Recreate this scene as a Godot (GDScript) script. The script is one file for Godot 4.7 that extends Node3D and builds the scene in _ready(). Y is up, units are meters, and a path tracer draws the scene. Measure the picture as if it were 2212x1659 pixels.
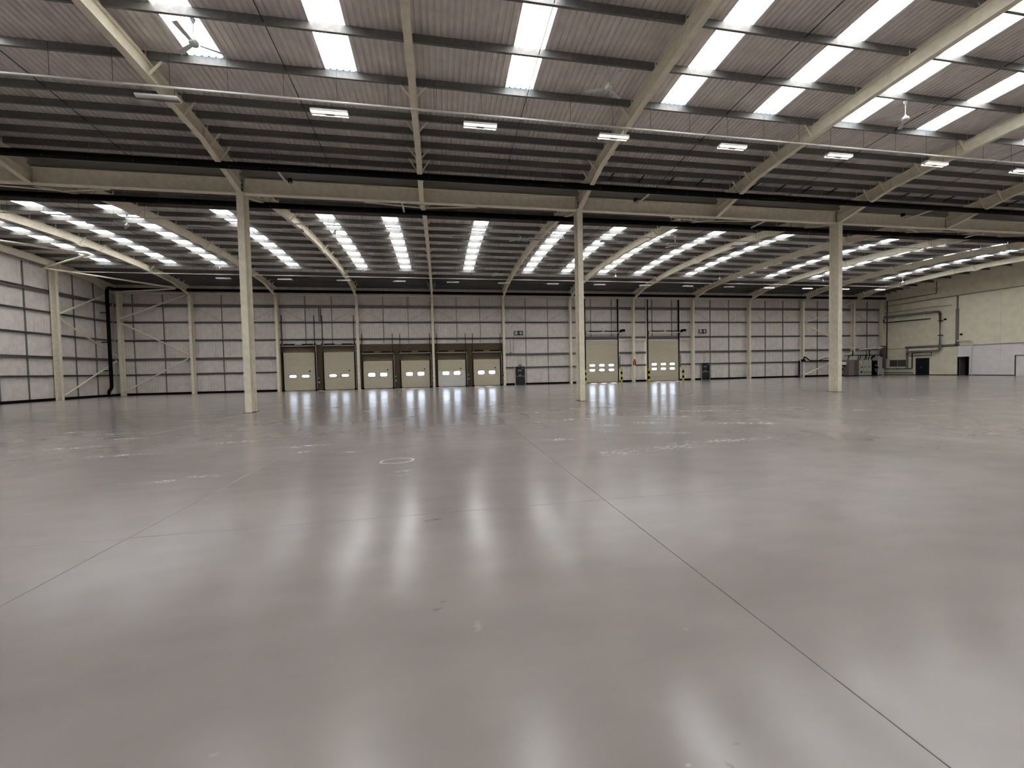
extends Node3D
# A large empty warehouse. Own axes used by the helpers below: x right, y up, z away from the camera (Godot z = -z).

const BAY := 8.0
const X1 := -24.64            # x of portal frame 1; frame i stands at X1 + BAY * (i - 1)
const ZV := 20.6              # valley line between the two roof spans
const ZW := 46.6              # line of the far wall columns
const RIDGE_FAR := 33.6
const RIDGE_NEAR := 7.6
const RIDGE_BEHIND := -18.4
const X_LEFT := -31.7
const X_RIGHT := 60.3
const Z_BEHIND := -31.6      # unseen roof span with rooflights behind the camera, placed to light the column fronts
const SHEET0 := X1 + 0.2 - 8.0
const PURLIN_H := 0.29

var mats := {}
var shared := {}
var names := {}
var rng := RandomNumberGenerator.new()

# ------------------------------------------------------------------ helpers
func V(x: float, y: float, z: float) -> Vector3:
	return Vector3(x, y, -z)

func fx(i: int) -> float:
	return X1 + BAY * (i - 1)

func yt(z: float, zc: float) -> float:      # top of the rafters = underside of the purlins
	return 11.68 - 0.005 * (z - zc) * (z - zc)

func new_st(smooth := false) -> SurfaceTool:
	var st := SurfaceTool.new()
	st.begin(Mesh.PRIMITIVE_TRIANGLES)
	st.set_smooth_group(0 if smooth else 4294967295)
	return st

func tri(st: SurfaceTool, a: Vector3, b: Vector3, c: Vector3, inside: Vector3) -> void:
	var n := (a - c).cross(a - b)
	if n.dot((a + b + c) / 3.0 - inside) < 0.0:
		st.add_vertex(a); st.add_vertex(c); st.add_vertex(b)
	else:
		st.add_vertex(a); st.add_vertex(b); st.add_vertex(c)

func quad(st: SurfaceTool, a: Vector3, b: Vector3, c: Vector3, d: Vector3, inside: Vector3) -> void:
	tri(st, a, b, c, inside)
	tri(st, a, c, d, inside)

func hexa(st: SurfaceTool, p: Array) -> void:   # 8 corners: 0-3 one end, 4-7 other end, in the same order
	var m := Vector3.ZERO
	for q in p: m += q
	m /= 8.0
	quad(st, p[0], p[1], p[2], p[3], m)
	quad(st, p[4], p[5], p[6], p[7], m)
	for k in 4:
		var l := (k + 1) % 4
		quad(st, p[k], p[l], p[4 + l], p[4 + k], m)

func box(st: SurfaceTool, x0: float, y0: float, z0: float, x1: float, y1: float, z1: float) -> void:
	hexa(st, [V(x0, y0, z0), V(x1, y0, z0), V(x1, y1, z0), V(x0, y1, z0), V(x0, y0, z1), V(x1, y0, z1), V(x1, y1, z1), V(x0, y1, z1)])

func bevel_box(st: SurfaceTool, x0: float, y0: float, z0: float, x1: float, y1: float, z1: float, b: float) -> void:   # box with chamfered front and side edges
	var m := V((x0 + x1) / 2, (y0 + y1) / 2, (z0 + z1) / 2)
	var rings := []
	for s in [[z0, b], [z0 + b, 0.0], [z1 - b, 0.0], [z1, b]]:
		var z: float = s[0]
		var i: float = s[1]
		rings.append([V(x0 + i + b, y0 + i, z), V(x1 - i - b, y0 + i, z), V(x1 - i, y0 + i + b, z), V(x1 - i, y1 - i - b, z), V(x1 - i - b, y1 - i, z), V(x0 + i + b, y1 - i, z), V(x0 + i, y1 - i - b, z), V(x0 + i, y0 + i + b, z)])
	for k in 3:
		for j in 8:
			var l := (j + 1) % 8
			quad(st, rings[k][j], rings[k][l], rings[k + 1][l], rings[k + 1][j], m)
	for e in [0, 3]:
		var c := Vector3.ZERO
		for q in rings[e]: c += q
		c /= 8.0
		for j in 8:
			tri(st, rings[e][j], rings[e][(j + 1) % 8], c, m)

func bar(st: SurfaceTool, a: Vector3, b: Vector3, w: float, h: float) -> void:   # straight bar of rectangular section
	var d := (b - a).normalized()
	var s := d.cross(Vector3.UP)
	if s.length() < 0.01: s = Vector3.RIGHT
	s = s.normalized() * w / 2.0
	var u := s.cross(d).normalized() * h / 2.0
	hexa(st, [a - s - u, a + s - u, a + s + u, a - s + u, b - s - u, b + s - u, b + s + u, b - s + u])

func tube(st: SurfaceTool, pts: Array, r: float, n := 10, caps := true) -> void:
	var rings := []
	for k in pts.size():
		var p: Vector3 = pts[k]
		var d := Vector3.ZERO
		if k > 0: d += (p - pts[k - 1]).normalized()
		if k < pts.size() - 1: d += (pts[k + 1] - p).normalized()
		d = d.normalized()
		var s := d.cross(Vector3.UP)
		if s.length() < 0.05: s = d.cross(Vector3.RIGHT)
		s = s.normalized()
		var u := s.cross(d).normalized()
		var stretch := 1.0
		if k > 0 and k < pts.size() - 1:
			stretch = 1.0 / maxf(0.5, d.dot((pts[k + 1] - p).normalized()))
		var ring := []
		for j in n:
			var t := TAU * j / n
			ring.append(p + (s * cos(t) + u * sin(t)) * r * (1.0 if stretch < 1.02 else (1.0 + stretch) / 2.0))
		rings.append(ring)
	for k in rings.size() - 1:
		var mid: Vector3 = (pts[k] + pts[k + 1]) / 2.0
		for j in n:
			var l := (j + 1) % n
			quad(st, rings[k][j], rings[k][l], rings[k + 1][l], rings[k + 1][j], mid)
	if caps:
		st.set_smooth_group(4294967295)
		for e in [0, rings.size() - 1]:
			var inner: Vector3 = pts[1] if e == 0 else pts[pts.size() - 2]
			for j in n:
				tri(st, rings[e][j], rings[e][(j + 1) % n], pts[e], inner)
		st.set_smooth_group(0)

func prism(st: SurfaceTool, poly: Array, z0: float, z1: float) -> void:   # polygon in x,y pushed along z
	var flat := PackedVector2Array(poly)
	var ids := Geometry2D.triangulate_polygon(flat)
	var c := Vector2.ZERO
	for q in poly: c += q
	c /= poly.size()
	var m := V(c.x, c.y, (z0 + z1) / 2)
	for k in range(0, ids.size(), 3):
		for z in [z0, z1]:
			tri(st, V(flat[ids[k]].x, flat[ids[k]].y, z), V(flat[ids[k + 1]].x, flat[ids[k + 1]].y, z), V(flat[ids[k + 2]].x, flat[ids[k + 2]].y, z), m)
	for k in poly.size():
		var a: Vector2 = poly[k]
		var b: Vector2 = poly[(k + 1) % poly.size()]
		quad(st, V(a.x, a.y, z0), V(b.x, b.y, z0), V(b.x, b.y, z1), V(a.x, a.y, z1), m)

func mesh_of(st: SurfaceTool) -> ArrayMesh:
	st.index()
	st.generate_normals()
	return st.commit()

func put(called: String, st: SurfaceTool, m: Material, parent: Node) -> MeshInstance3D:
	return place(called, mesh_of(st), m, parent, Vector3.ZERO)

func place(called: String, mesh: Mesh, m: Material, parent: Node, at: Vector3) -> MeshInstance3D:
	var o := MeshInstance3D.new()
	o.name = called
	o.mesh = mesh
	o.material_override = m
	o.position = at
	o.cast_shadow = GeometryInstance3D.SHADOW_CASTING_SETTING_ON
	parent.add_child(o, true)
	return o

func numbered(called: String) -> String:
	var k: int = names.get(called, 0)
	names[called] = k + 1
	return called if k == 0 else "%s_%03d" % [called, k]

func thing(called: String, label: String, category: String, group := "") -> Node3D:
	var o := Node3D.new()
	o.name = numbered(called)
	add_child(o)
	o.set_meta("label", label)
	o.set_meta("category", category)
	if group != "": o.set_meta("group", group)
	return o

func structure(called: String, label: String, category: String) -> Node3D:
	var o := thing(called, label, category)
	o.set_meta("kind", "structure")
	return o

func at_base(o: Node3D, p: Vector3) -> Node3D:   # set a thing's origin at its base; children given in own axes are shifted back
	o.position = p
	for c in o.get_children():
		c.position -= p
	return o

# ------------------------------------------------------------------ materials
func noise_image(w: int, h: int, freq: float, seed_: int, octaves := 4) -> Image:
	var n := FastNoiseLite.new()
	n.seed = seed_
	n.frequency = freq
	n.fractal_octaves = octaves
	return n.get_seamless_image(w, h)

func grain(base: Color, amount: float, freq: float, seed_: int, size := 256) -> ImageTexture:
	var src := noise_image(size, size, freq, seed_)
	var im := Image.create(size, size, false, Image.FORMAT_RGB8)
	for y in size:
		for x in size:
			var v := 1.0 + (src.get_pixel(x, y).r - 0.5) * amount
			im.set_pixel(x, y, Color(clampf(base.r * v, 0, 1), clampf(base.g * v, 0, 1), clampf(base.b * v, 0, 1)))
	return ImageTexture.create_from_image(im)

func plain(called: String, c: Color, rough := 0.6, metal := 0.0, spec := 0.5) -> StandardMaterial3D:
	var m := StandardMaterial3D.new()
	m.resource_name = called
	m.albedo_color = c
	m.roughness = rough
	m.metallic = metal
	m.metallic_specular = spec
	mats[called] = m
	return m

func grained(called: String, c: Color, rough: float, amount: float, scale_: float, seed_: int, metal := 0.0, freq := 0.02) -> StandardMaterial3D:
	var m := plain(called, Color.WHITE, rough, metal)
	m.albedo_texture = grain(c, amount, freq, seed_)
	m.uv1_triplanar = true
	m.uv1_world_triplanar = true
	m.uv1_scale = Vector3.ONE * scale_
	return m

func make_materials() -> void:
	grained("steel_paint", Color(0.90, 0.87, 0.785), 0.45, 0.10, 0.5, 11)
	grained("galvanised", Color(0.43, 0.425, 0.41), 0.5, 0.18, 1.0, 12, 0.15)
	grained("roof_liner", Color(0.85, 0.82, 0.795), 0.55, 0.14, 0.3, 13)
	grained("wall_liner", Color(0.84, 0.81, 0.785), 0.5, 0.10, 0.25, 14)
	grained("cream_board", Color(0.91, 0.885, 0.79), 0.6, 0.07, 0.2, 15)
	grained("white_board", Color(0.92, 0.895, 0.89), 0.6, 0.05, 0.2, 16)
	grained("door_cream", Color(0.74, 0.71, 0.62), 0.5, 0.07, 0.6, 17)
	grained("door_white", Color(0.80, 0.80, 0.77), 0.45, 0.05, 0.6, 18)
	grained("brown_ply", Color(0.315, 0.265, 0.185), 0.7, 0.35, 0.7, 19)
	grained("yard_concrete", Color(0.62, 0.61, 0.59), 0.9, 0.15, 0.1, 20)
	plain("black_plastic", Color(0.02, 0.019, 0.022), 0.6, 0.0, 0.25)
	plain("black_rubber", Color(0.025, 0.023, 0.022), 0.8, 0.0, 0.25)
	plain("joint_bed", Color(0.13, 0.12, 0.115), 0.95)
	plain("white_paint", Color(0.86, 0.85, 0.82), 0.4)
	plain("light_alu", Color(0.66, 0.65, 0.62), 0.38, 0.55)
	plain("grey_pipe", Color(0.50, 0.49, 0.48), 0.4, 0.1)
	plain("dark_steel", Color(0.16, 0.15, 0.14), 0.5, 0.3)
	plain("navy", Color(0.05, 0.055, 0.085), 0.45)
	plain("sign_green", Color(0.03, 0.10, 0.07), 0.5)
	plain("sign_white", Color(0.82, 0.86, 0.82), 0.5)
	plain("red", Color(0.60, 0.05, 0.08), 0.45)
	plain("yellow", Color(0.78, 0.76, 0.10), 0.5)
	plain("cabinet_mauve", Color(0.47, 0.43, 0.43), 0.5)
	plain("cabinet_dark", Color(0.36, 0.32, 0.325), 0.5)
	plain("cabinet_grey", Color(0.68, 0.68, 0.64), 0.5)
	plain("cabinet_pale", Color(0.66, 0.66, 0.67), 0.5)
	plain("louvre_grey", Color(0.34, 0.34, 0.32), 0.6)
	plain("fan_white", Color(0.80, 0.82, 0.80), 0.4)
	plain("lamp_body", Color(0.84, 0.84, 0.82), 0.4)
	plain("lamp_diffuser", Color(0.80, 0.80, 0.78), 0.3)
	var lit := plain("lamp_diffuser_lit", Color(0.9, 0.9, 0.85), 0.3)
	lit.emission_enabled = true
	lit.emission = Color(1.0, 0.985, 0.93)
	lit.emission_energy_multiplier = 1.3
	var sky := plain("skylight_sheet", Color.WHITE, 0.5)
	sky.albedo_texture = dirty_sheet(Color(0.95, 0.935, 0.905))
	sky.backlight_enabled = true
	sky.backlight = Color(1.0, 1.0, 0.99)
	var glass := plain("glass", Color(0.93, 0.97, 1.0, 0.10), 0.03)
	glass.transparency = BaseMaterial3D.TRANSPARENCY_ALPHA

# translucent sheet with dark lines along the ribs and grime in a ragged band at the lap, as the photograph shows
func dirty_sheet(base: Color) -> ImageTexture:
	var w := 256
	var h := 384
	var n := FastNoiseLite.new(); n.seed = 77; n.frequency = 0.05; n.fractal_octaves = 3
	var im := Image.create(w, h, false, Image.FORMAT_RGB8)
	for y in h:
		for x in w:
			var u := (x + 0.5) / w
			var k := 0.0
			for r in 5:
				for e in [0.125, 0.185]:
					var d := absf(u - (0.2 * r + e) + 0.004 * n.get_noise_2d(x * 0.2, y * 0.6))
					k = maxf(k, clampf(1.0 - d / 0.006, 0, 1) * clampf(0.35 + 1.2 * n.get_noise_2d(x * 3.0 + 90.0, y * 0.35), 0, 1))
			var band := clampf(1.0 - absf((y + 0.5) / h - 0.90 + 0.02 * n.get_noise_1d(x * 1.0)) / 0.035, 0, 1)
			k = maxf(k, band * clampf(0.1 + 1.6 * n.get_noise_2d(x * 2.2, y * 1.2), 0, 1))
			im.set_pixel(x, y, base.lerp(Color(0.2, 0.18, 0.14), k * 0.95))
	return ImageTexture.create_from_image(im)

# the floor's own colours: resin with dull patches, scuffs and paint marks where the photograph shows them
var scuffs := []
func floor_material(called: String, x0: float, z0: float, wx: float, wz: float, w: int, h: int) -> StandardMaterial3D:
	var a := FastNoiseLite.new(); a.seed = 5; a.frequency = 0.25; a.fractal_octaves = 3
	var b := FastNoiseLite.new(); b.seed = 6; b.frequency = 1.6; b.fractal_octaves = 3
	var c := FastNoiseLite.new(); c.seed = 7; c.frequency = 0.9; c.fractal_octaves = 4
	var im := Image.create(w, h, false, Image.FORMAT_RGB8)
	var ro := Image.create(w, h, false, Image.FORMAT_RGB8)
	for j in h:
		var z := z0 + (j + 0.5) / h * wz
		for i in w:
			var x := x0 + (i + 0.5) / w * wx
			var va := a.get_noise_2d(x, z)
			var vb := b.get_noise_2d(x * 0.6, z * 1.3)
			var t := 1.0 + 0.05 * va + 0.03 * vb
			im.set_pixel(i, j, Color(0.56 * t, 0.528 * t, 0.512 * t))
			var r := 0.215 + 0.03 * va + 0.04 * c.get_noise_2d(x, z)
			ro.set_pixel(i, j, Color(r, r, r))
	for s in scuffs:            # [x, z, half length x, half length z, turn, lightness, kind]
		var cx: float = s[0]; var cz: float = s[1]; var lx: float = s[2]; var lz: float = s[3]; var turn: float = s[4]; var tone: float = s[5]
		var reach := maxf(lx, lz)
		if cx + reach < x0 or cx - reach > x0 + wx or cz + reach < z0 or cz - reach > z0 + wz: continue
		var i0 := clampi(int((cx - reach - x0) / wx * w), 0, w - 1); var i1 := clampi(int((cx + reach - x0) / wx * w) + 1, 0, w - 1)
		var j0 := clampi(int((cz - reach - z0) / wz * h), 0, h - 1); var j1 := clampi(int((cz + reach - z0) / wz * h) + 1, 0, h - 1)
		for j in range(j0, j1 + 1):
			for i in range(i0, i1 + 1):
				var dx := x0 + (i + 0.5) / w * wx - cx
				var dz := z0 + (j + 0.5) / h * wz - cz
				var px := dx * cos(turn) + dz * sin(turn)
				var pz := -dx * sin(turn) + dz * cos(turn)
				var q := sqrt(px * px / (lx * lx) + pz * pz / (lz * lz))
				var k := 0.0
				if s[6] == "ring":
					k = clampf(1.0 - absf(q - 0.88 + 0.1 * c.get_noise_2d((cx + dx) * 6.0, (cz + dz) * 6.0)) * 7.0, 0, 1) * 0.5
				else:
					q += 0.9 * b.get_noise_2d((cx + dx) * 2.0 + 40.0, (cz + dz) * 5.0)
					k = clampf((1.0 - q) * 1.3, 0, 1) * clampf(0.5 + 1.3 * c.get_noise_2d((cx + dx) * 9.0, (cz + dz) * 22.0), 0, 1)
					if tone > 0.5: k *= 0.45
				if k > 0.0:
					var p := im.get_pixel(i, j)
					im.set_pixel(i, j, p.lerp(Color(tone, tone * 0.985, tone * 0.96), k))
					if tone > 0.5:
						var r0 := ro.get_pixel(i, j).r
						var r1 := lerpf(r0, 0.42, k)
						ro.set_pixel(i, j, Color(r1, r1, r1))
	var m := plain(called, Color.WHITE, 1.0)
	m.albedo_texture = ImageTexture.create_from_image(im)
	m.roughness_texture = ImageTexture.create_from_image(ro)
	m.metallic_specular = 0.55
	return m

# ------------------------------------------------------------------ scene
func _ready() -> void:
	rng.seed = 4
	var cam := Camera3D.new()
	cam.name = "camera"
	cam.fov = 86.8177
	cam.near = 0.05
	cam.far = 400.0
	var right := Vector3(0.9843276, -0.0213682, 0.1750501)
	var up := Vector3(0.0267499, 0.9992375, -0.0284421)
	var back := Vector3(-0.1743089, 0.0326789, 0.9841486)
	cam.transform = Transform3D(Basis(right, up, back).orthonormalized(), Vector3(0, 1.6666, 0))
	cam.current = true
	add_child(cam)

	var env := Environment.new()
	env.background_mode = Environment.BG_SKY
	env.tonemap_mode = Environment.TONE_MAPPER_LINEAR
	env.tonemap_exposure = 2.55
	env.sdfgi_enabled = true
	env.ssao_enabled = true
	env.ssil_enabled = true
	var sky_mat := ProceduralSkyMaterial.new()
	sky_mat.sky_top_color = Color(0.68, 0.79, 0.95)
	sky_mat.sky_horizon_color = Color(0.87, 0.93, 1.0)
	sky_mat.sky_curve = 0.2
	sky_mat.ground_bottom_color = Color(0.45, 0.45, 0.44)
	sky_mat.ground_horizon_color = Color(0.80, 0.85, 0.90)
	sky_mat.sun_angle_max = 20.0
	sky_mat.energy_multiplier = 7.0
	var sky := Sky.new()
	sky.sky_material = sky_mat
	env.sky = sky
	var we := WorldEnvironment.new()
	we.name = "world_environment"
	we.environment = env
	add_child(we)

	var sun := DirectionalLight3D.new()
	sun.name = "sun"
	sun.light_color = Color(1.0, 0.96, 0.90)
	sun.light_energy = 9.0
	sun.light_angular_distance = 0.6
	sun.shadow_enabled = true
	sun.basis = Basis.looking_at(-V(0.66, 1.55, 2.0))   # from beyond the far wall, 36 degrees high
	add_child(sun)

	make_materials()
	build_floor()
	build_walls()
	build_roof()
	build_frames()
	build_drainage()
	build_trunking()
	build_doors()
	build_right_wall_services()
	build_plant()
	build_bracing()
	build_signs_and_bollards()
	build_fans()
	build_lights()

# ------------------------------------------------------------------ floor
func build_floor() -> void:
	# light dull scuffs seen in the photograph: x, z, half sizes, turn, tone
	var seen := [
		[-0.85, 7.96, 0.34, 0.26, 0.1, 0.80, "ring"],
		[-11.5, 15.2, 0.9, 0.35, 0.15, 0.78, ""], [-9.8, 14.2, 0.8, 0.30, 0.1, 0.78, ""], [-12.8, 13.3, 0.9, 0.25, 0.2, 0.76, ""],
		[-8.6, 13.0, 0.7, 0.25, 0.1, 0.78, ""], [-13.5, 11.8, 1.2, 0.25, 0.15, 0.74, ""], [-9.0, 11.6, 1.0, 0.2, 0.2, 0.74, ""],
		[-7.3, 15.6, 0.8, 0.3, 0.1, 0.78, ""], [-5.7, 16.6, 0.6, 0.25, 0.1, 0.76, ""], [-11.0, 10.6, 1.3, 0.2, 0.15, 0.73, ""],
		[-6.8, 10.2, 1.0, 0.18, 0.1, 0.73, ""], [-5.0, 11.4, 0.8, 0.2, 0.1, 0.73, ""], [-3.2, 10.2, 0.9, 0.2, 0.05, 0.74, ""],
		[-4.4, 7.4, 0.35, 0.12, 0.1, 0.76, ""], [-4.0, 7.6, 0.3, 0.1, 0.0, 0.76, ""], [-3.0, 9.4, 0.25, 0.12, 0.3, 0.74, ""],
		[-1.9, 9.1, 0.35, 0.12, 0.0, 0.76, ""], [-0.6, 7.1, 0.25, 0.1, 0.4, 0.74, ""], [-0.7, 6.8, 0.2, 0.08, 0.0, 0.72, ""],
		[3.3, 18.5, 0.4, 0.5, -0.3, 0.78, ""], [4.1, 17.0, 0.45, 0.45, -0.4, 0.78, ""], [3.6, 15.6, 0.5, 0.4, -0.2, 0.76, ""],
		[3.2, 12.6, 0.35, 0.3, 0.0, 0.79, ""], [4.3, 12.9, 0.4, 0.3, 0.0, 0.79, ""], [4.9, 12.9, 0.3, 0.35, 0.0, 0.78, ""],
		[4.9, 11.2, 0.5, 0.3, -0.3, 0.79, ""], [6.2, 11.4, 0.9, 0.3, -0.4, 0.77, ""], [6.9, 12.0, 0.6, 0.2, -0.2, 0.76, ""],
		[2.75, 9.3, 0.45, 0.25, 0.0, 0.77, ""], [3.4, 7.5, 0.5, 0.3, 0.05, 0.77, ""], [4.6, 7.7, 1.1, 0.35, 0.05, 0.74, ""],
		[6.4, 8.1, 1.6, 0.3, 0.0, 0.74, ""], [8.8, 10.4, 1.4, 0.25, -0.3, 0.73, ""], [5.4, 9.6, 1.3, 0.3, -0.4, 0.72, ""],
		[7.7, 12.6, 1.8, 0.25, -0.3, 0.74, ""], [9.6, 13.8, 1.6, 0.3, -0.3, 0.73, ""], [12.0, 15.2, 2.0, 0.3, -0.25, 0.73, ""],
		[24.5, 25.4, 3.0, 0.22, 0.0, 0.80, ""], [30.0, 27.4, 3.5, 0.2, 0.0, 0.80, ""], [36.0, 30.5, 5.0, 0.3, 0.0, 0.80, ""],
		[14.5, 22.7, 2.5, 0.25, 0.0, 0.77, ""], [44.0, 33.0, 5.0, 0.4, 0.05, 0.80, ""], [20.0, 26.5, 2.5, 0.2, 0.0, 0.76, ""],
		[-18.0, 17.5, 1.3, 0.3, 0.1, 0.74, ""], [-16.2, 15.5, 1.5, 0.3, 0.1, 0.75, ""], [-15.0, 18.6, 1.2, 0.3, 0.1, 0.74, ""]]
	scuffs = seen
	# small dark chips and scratches close to the camera
	for s in [[0.62, 1.42, 0.035, 0.012, 0.3], [0.66, 1.36, 0.05, 0.006, 0.2], [0.68, 1.385, 0.05, 0.006, 0.25], [0.50, 1.40, 0.008, 0.02, 0.0], [1.16, 1.44, 0.05, 0.007, -1.1], [1.22, 1.40, 0.006, 0.035, 0.1], [1.2, 1.33, 0.03, 0.01, -0.6],
			[1.25, 1.55, 0.03, 0.012, 0.2], [1.35, 1.56, 0.02, 0.012, 0.1], [1.62, 1.31, 0.022, 0.014, 0.8], [1.78, 1.29, 0.018, 0.016, 0.0], [-0.05, 2.86, 0.05, 0.02, 0.3], [-0.02, 2.95, 0.03, 0.02, 0.0], [1.9, 2.0, 0.02, 0.012, 0.0], [-0.15, 4.62, 0.12, 0.03, 0.2],
			[0.0, 4.95, 0.03, 0.03, 0.0], [0.55, 1.31, 0.02, 0.01, 0.5], [0.72, 1.29, 0.012, 0.01, 0.0], [1.1, 1.31, 0.03, 0.012, -0.9]]:
		scuffs.append([s[0], s[1], s[2], s[3], s[4], 0.40, ""])
	for s in [[-1.46, 1.62, 0.02, 0.02, 0.0], [-1.2, 1.63, 0.06, 0.012, 0.4], [-1.02, 1.95, 0.03, 0.01, 0.3], [0.2, 2.6, 0.03, 0.06, 0.0], [0.98, 1.5, 0.015, 0.012, 0.0], [1.0, 1.43, 0.01, 0.03, -0.5], [0.35, 1.75, 0.012, 0.01, 0.0], [-0.6, 1.5, 0.02, 0.008, 0.3], [1.5, 2.3, 0.02, 0.02, 0.0]]:
		scuffs.append([s[0], s[1], s[2], s[3], s[4], 0.80, ""])
	var pitch := 5.28
	var xs := []
	var x := 2.02 - pitch * 7
	while x < X_RIGHT + 0.3:
		xs.append(x)
		x += pitch
	xs[0] = X_LEFT - 0.2
	xs.append(X_RIGHT + 0.2)
	var zs := []
	var z := 4.84 - pitch * 7
	while z < ZW + 0.2:
		zs.append(z)
		z += pitch
	zs[0] = Z_BEHIND - 0.2
	zs.append(ZW + 0.4)
	var X0: float = xs[0]
	var W: float = xs[xs.size() - 1] - X0
	var Z0: float = zs[0]
	var D: float = zs[zs.size() - 1] - Z0
	var nx0 := 2.02 - pitch * 2
	var nz0: float = 4.84 - pitch
	var nw := pitch * 4
	var nd := pitch * 2
	var DT := ZW + 0.4 + 6.0       # the texture covers what the camera sees; behind it the pattern repeats
	var coarse := floor_material("floor_resin", X0, -6.0, W, DT, 1792, 1024)
	var fine := floor_material("floor_resin_close", nx0, nz0, nw, nd, 1792, 896)
	var ripple := noise_image(512, 512, 0.012, 31, 3)
	ripple.bump_map_to_normal_map(3.0)
	var rt := ImageTexture.create_from_image(ripple)
	for m in [coarse, fine]:
		m.normal_enabled = true
		m.normal_texture = rt
		m.normal_scale = 0.02
	var root := structure("floor", "glossy grey resin floor of large concrete slabs with dark joints", "floor")
	var st := new_st()
	box(st, X0, -0.5, Z0, X0 + W, -0.03, Z0 + D)
	put("slab_bed", st, mats.joint_bed, root)
	for i in xs.size() - 1:
		for j in zs.size() - 1:
			var a: float = xs[i]; var b: float = xs[i + 1]; var c: float = zs[j]; var d: float = zs[j + 1]
			var close: bool = a > nx0 - 0.1 and b < nx0 + nw + 0.1 and c > nz0 - 0.1 and d < nz0 + nd + 0.1
			put("slab", slab(a, b, c, d, nx0 if close else X0, nz0 if close else -6.0, nw if close else W, nd if close else DT), fine if close else coarse, root)

func slab(a: float, b: float, c: float, d: float, u0: float, v0: float, w: float, h: float) -> SurfaceTool:
	var st := new_st()
	var g := 0.003
	var e := 0.003
	var inner := [[a + g + e, c + g + e], [b - g - e, c + g + e], [b - g - e, d - g - e], [a + g + e, d - g - e]]
	var outer := [[a + g, c + g], [b - g, c + g], [b - g, d - g], [a + g, d - g]]
	var vert := func(p: Array, y: float) -> void:
		st.set_uv(Vector2((p[0] - u0) / w, (p[1] - v0) / h))
		st.add_vertex(V(p[0], y, p[1]))
	var face := func(p: Array) -> void:
		for k in [0, 1, 2, 0, 2, 3]:
			vert.call(p[k][0], p[k][1])
	face.call([[inner[3], 0.0], [inner[2], 0.0], [inner[1], 0.0], [inner[0], 0.0]])
	for k in 4:
		var l := (k + 1) % 4
		face.call([[inner[k], 0.0], [inner[l], 0.0], [outer[l], -e], [outer[k], -e]])
		face.call([[outer[k], -e], [outer[l], -e], [outer[l], -0.03], [outer[k], -0.03]])
	return st

# ------------------------------------------------------------------ walls
func ribbed(st: SurfaceTool, w: float, y0: float, y1: float) -> void:   # liner sheet: flat pans with shallow upright ribs, 6 cm thick, x from 0 to w, room side at z = 0
	var n := maxi(1, roundi(w / 0.25))
	var p := w / n
	var m := V(w / 2, (y0 + y1) / 2, 0.03)
	var prof := []
	for k in n:
		var o := p * k
		prof.append_array([Vector2(o, 0.0), Vector2(o + p * 0.62, 0.0), Vector2(o + p * 0.72, -0.018), Vector2(o + p * 0.90, -0.018)])
	prof.append(Vector2(w, 0.0))
	for k in prof.size() - 1:
		var a: Vector2 = prof[k]; var b: Vector2 = prof[k + 1]
		quad(st, V(a.x, y0, a.y), V(b.x, y0, b.y), V(b.x, y1, b.y), V(a.x, y1, a.y), m)
	quad(st, V(0, y0, 0.06), V(w, y0, 0.06), V(w, y1, 0.06), V(0, y1, 0.06), m)
	for s in [0.0, w]: quad(st, V(s, y0, 0), V(s, y0, 0.06), V(s, y1, 0.06), V(s, y1, 0), m)
	for s in [y0, y1]: quad(st, V(0, s, 0), V(w, s, 0), V(w, s, 0.06), V(0, s, 0.06), m)

func wall_sheet(root: Node3D, x0: float, x1: float, y0: float, y1: float, z: float) -> void:
	var key := "ribbed %.2f %.2f %.2f" % [x1 - x0, y0, y1]
	if not shared.has(key):
		var st := new_st()
		ribbed(st, x1 - x0, y0, y1)
		shared[key] = mesh_of(st)
	place("cladding_sheet", shared[key], mats.wall_liner, root, V(x0, 0, z))

const DOCKS := [[-16.2, -13.1, 4.05, 8.0], [-12.2, -9.1, 4.05, 8.0], [-8.2, -5.1, 3.02, 6.0], [-4.2, -1.1, 3.02, 6.0], [-0.2, 2.9, 3.02, 6.0], [3.8, 6.87, 3.02, 6.0]]
const LEVELS := [[17.28, 21.36], [25.36, 29.44]]
const FIRES := [[8.70, 9.80], [32.74, 33.84]]
const GIRTS := [[2.04, 0.15], [3.56, 0.24], [5.46, 0.16], [7.29, 0.15], [8.98, 0.30]]

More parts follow.
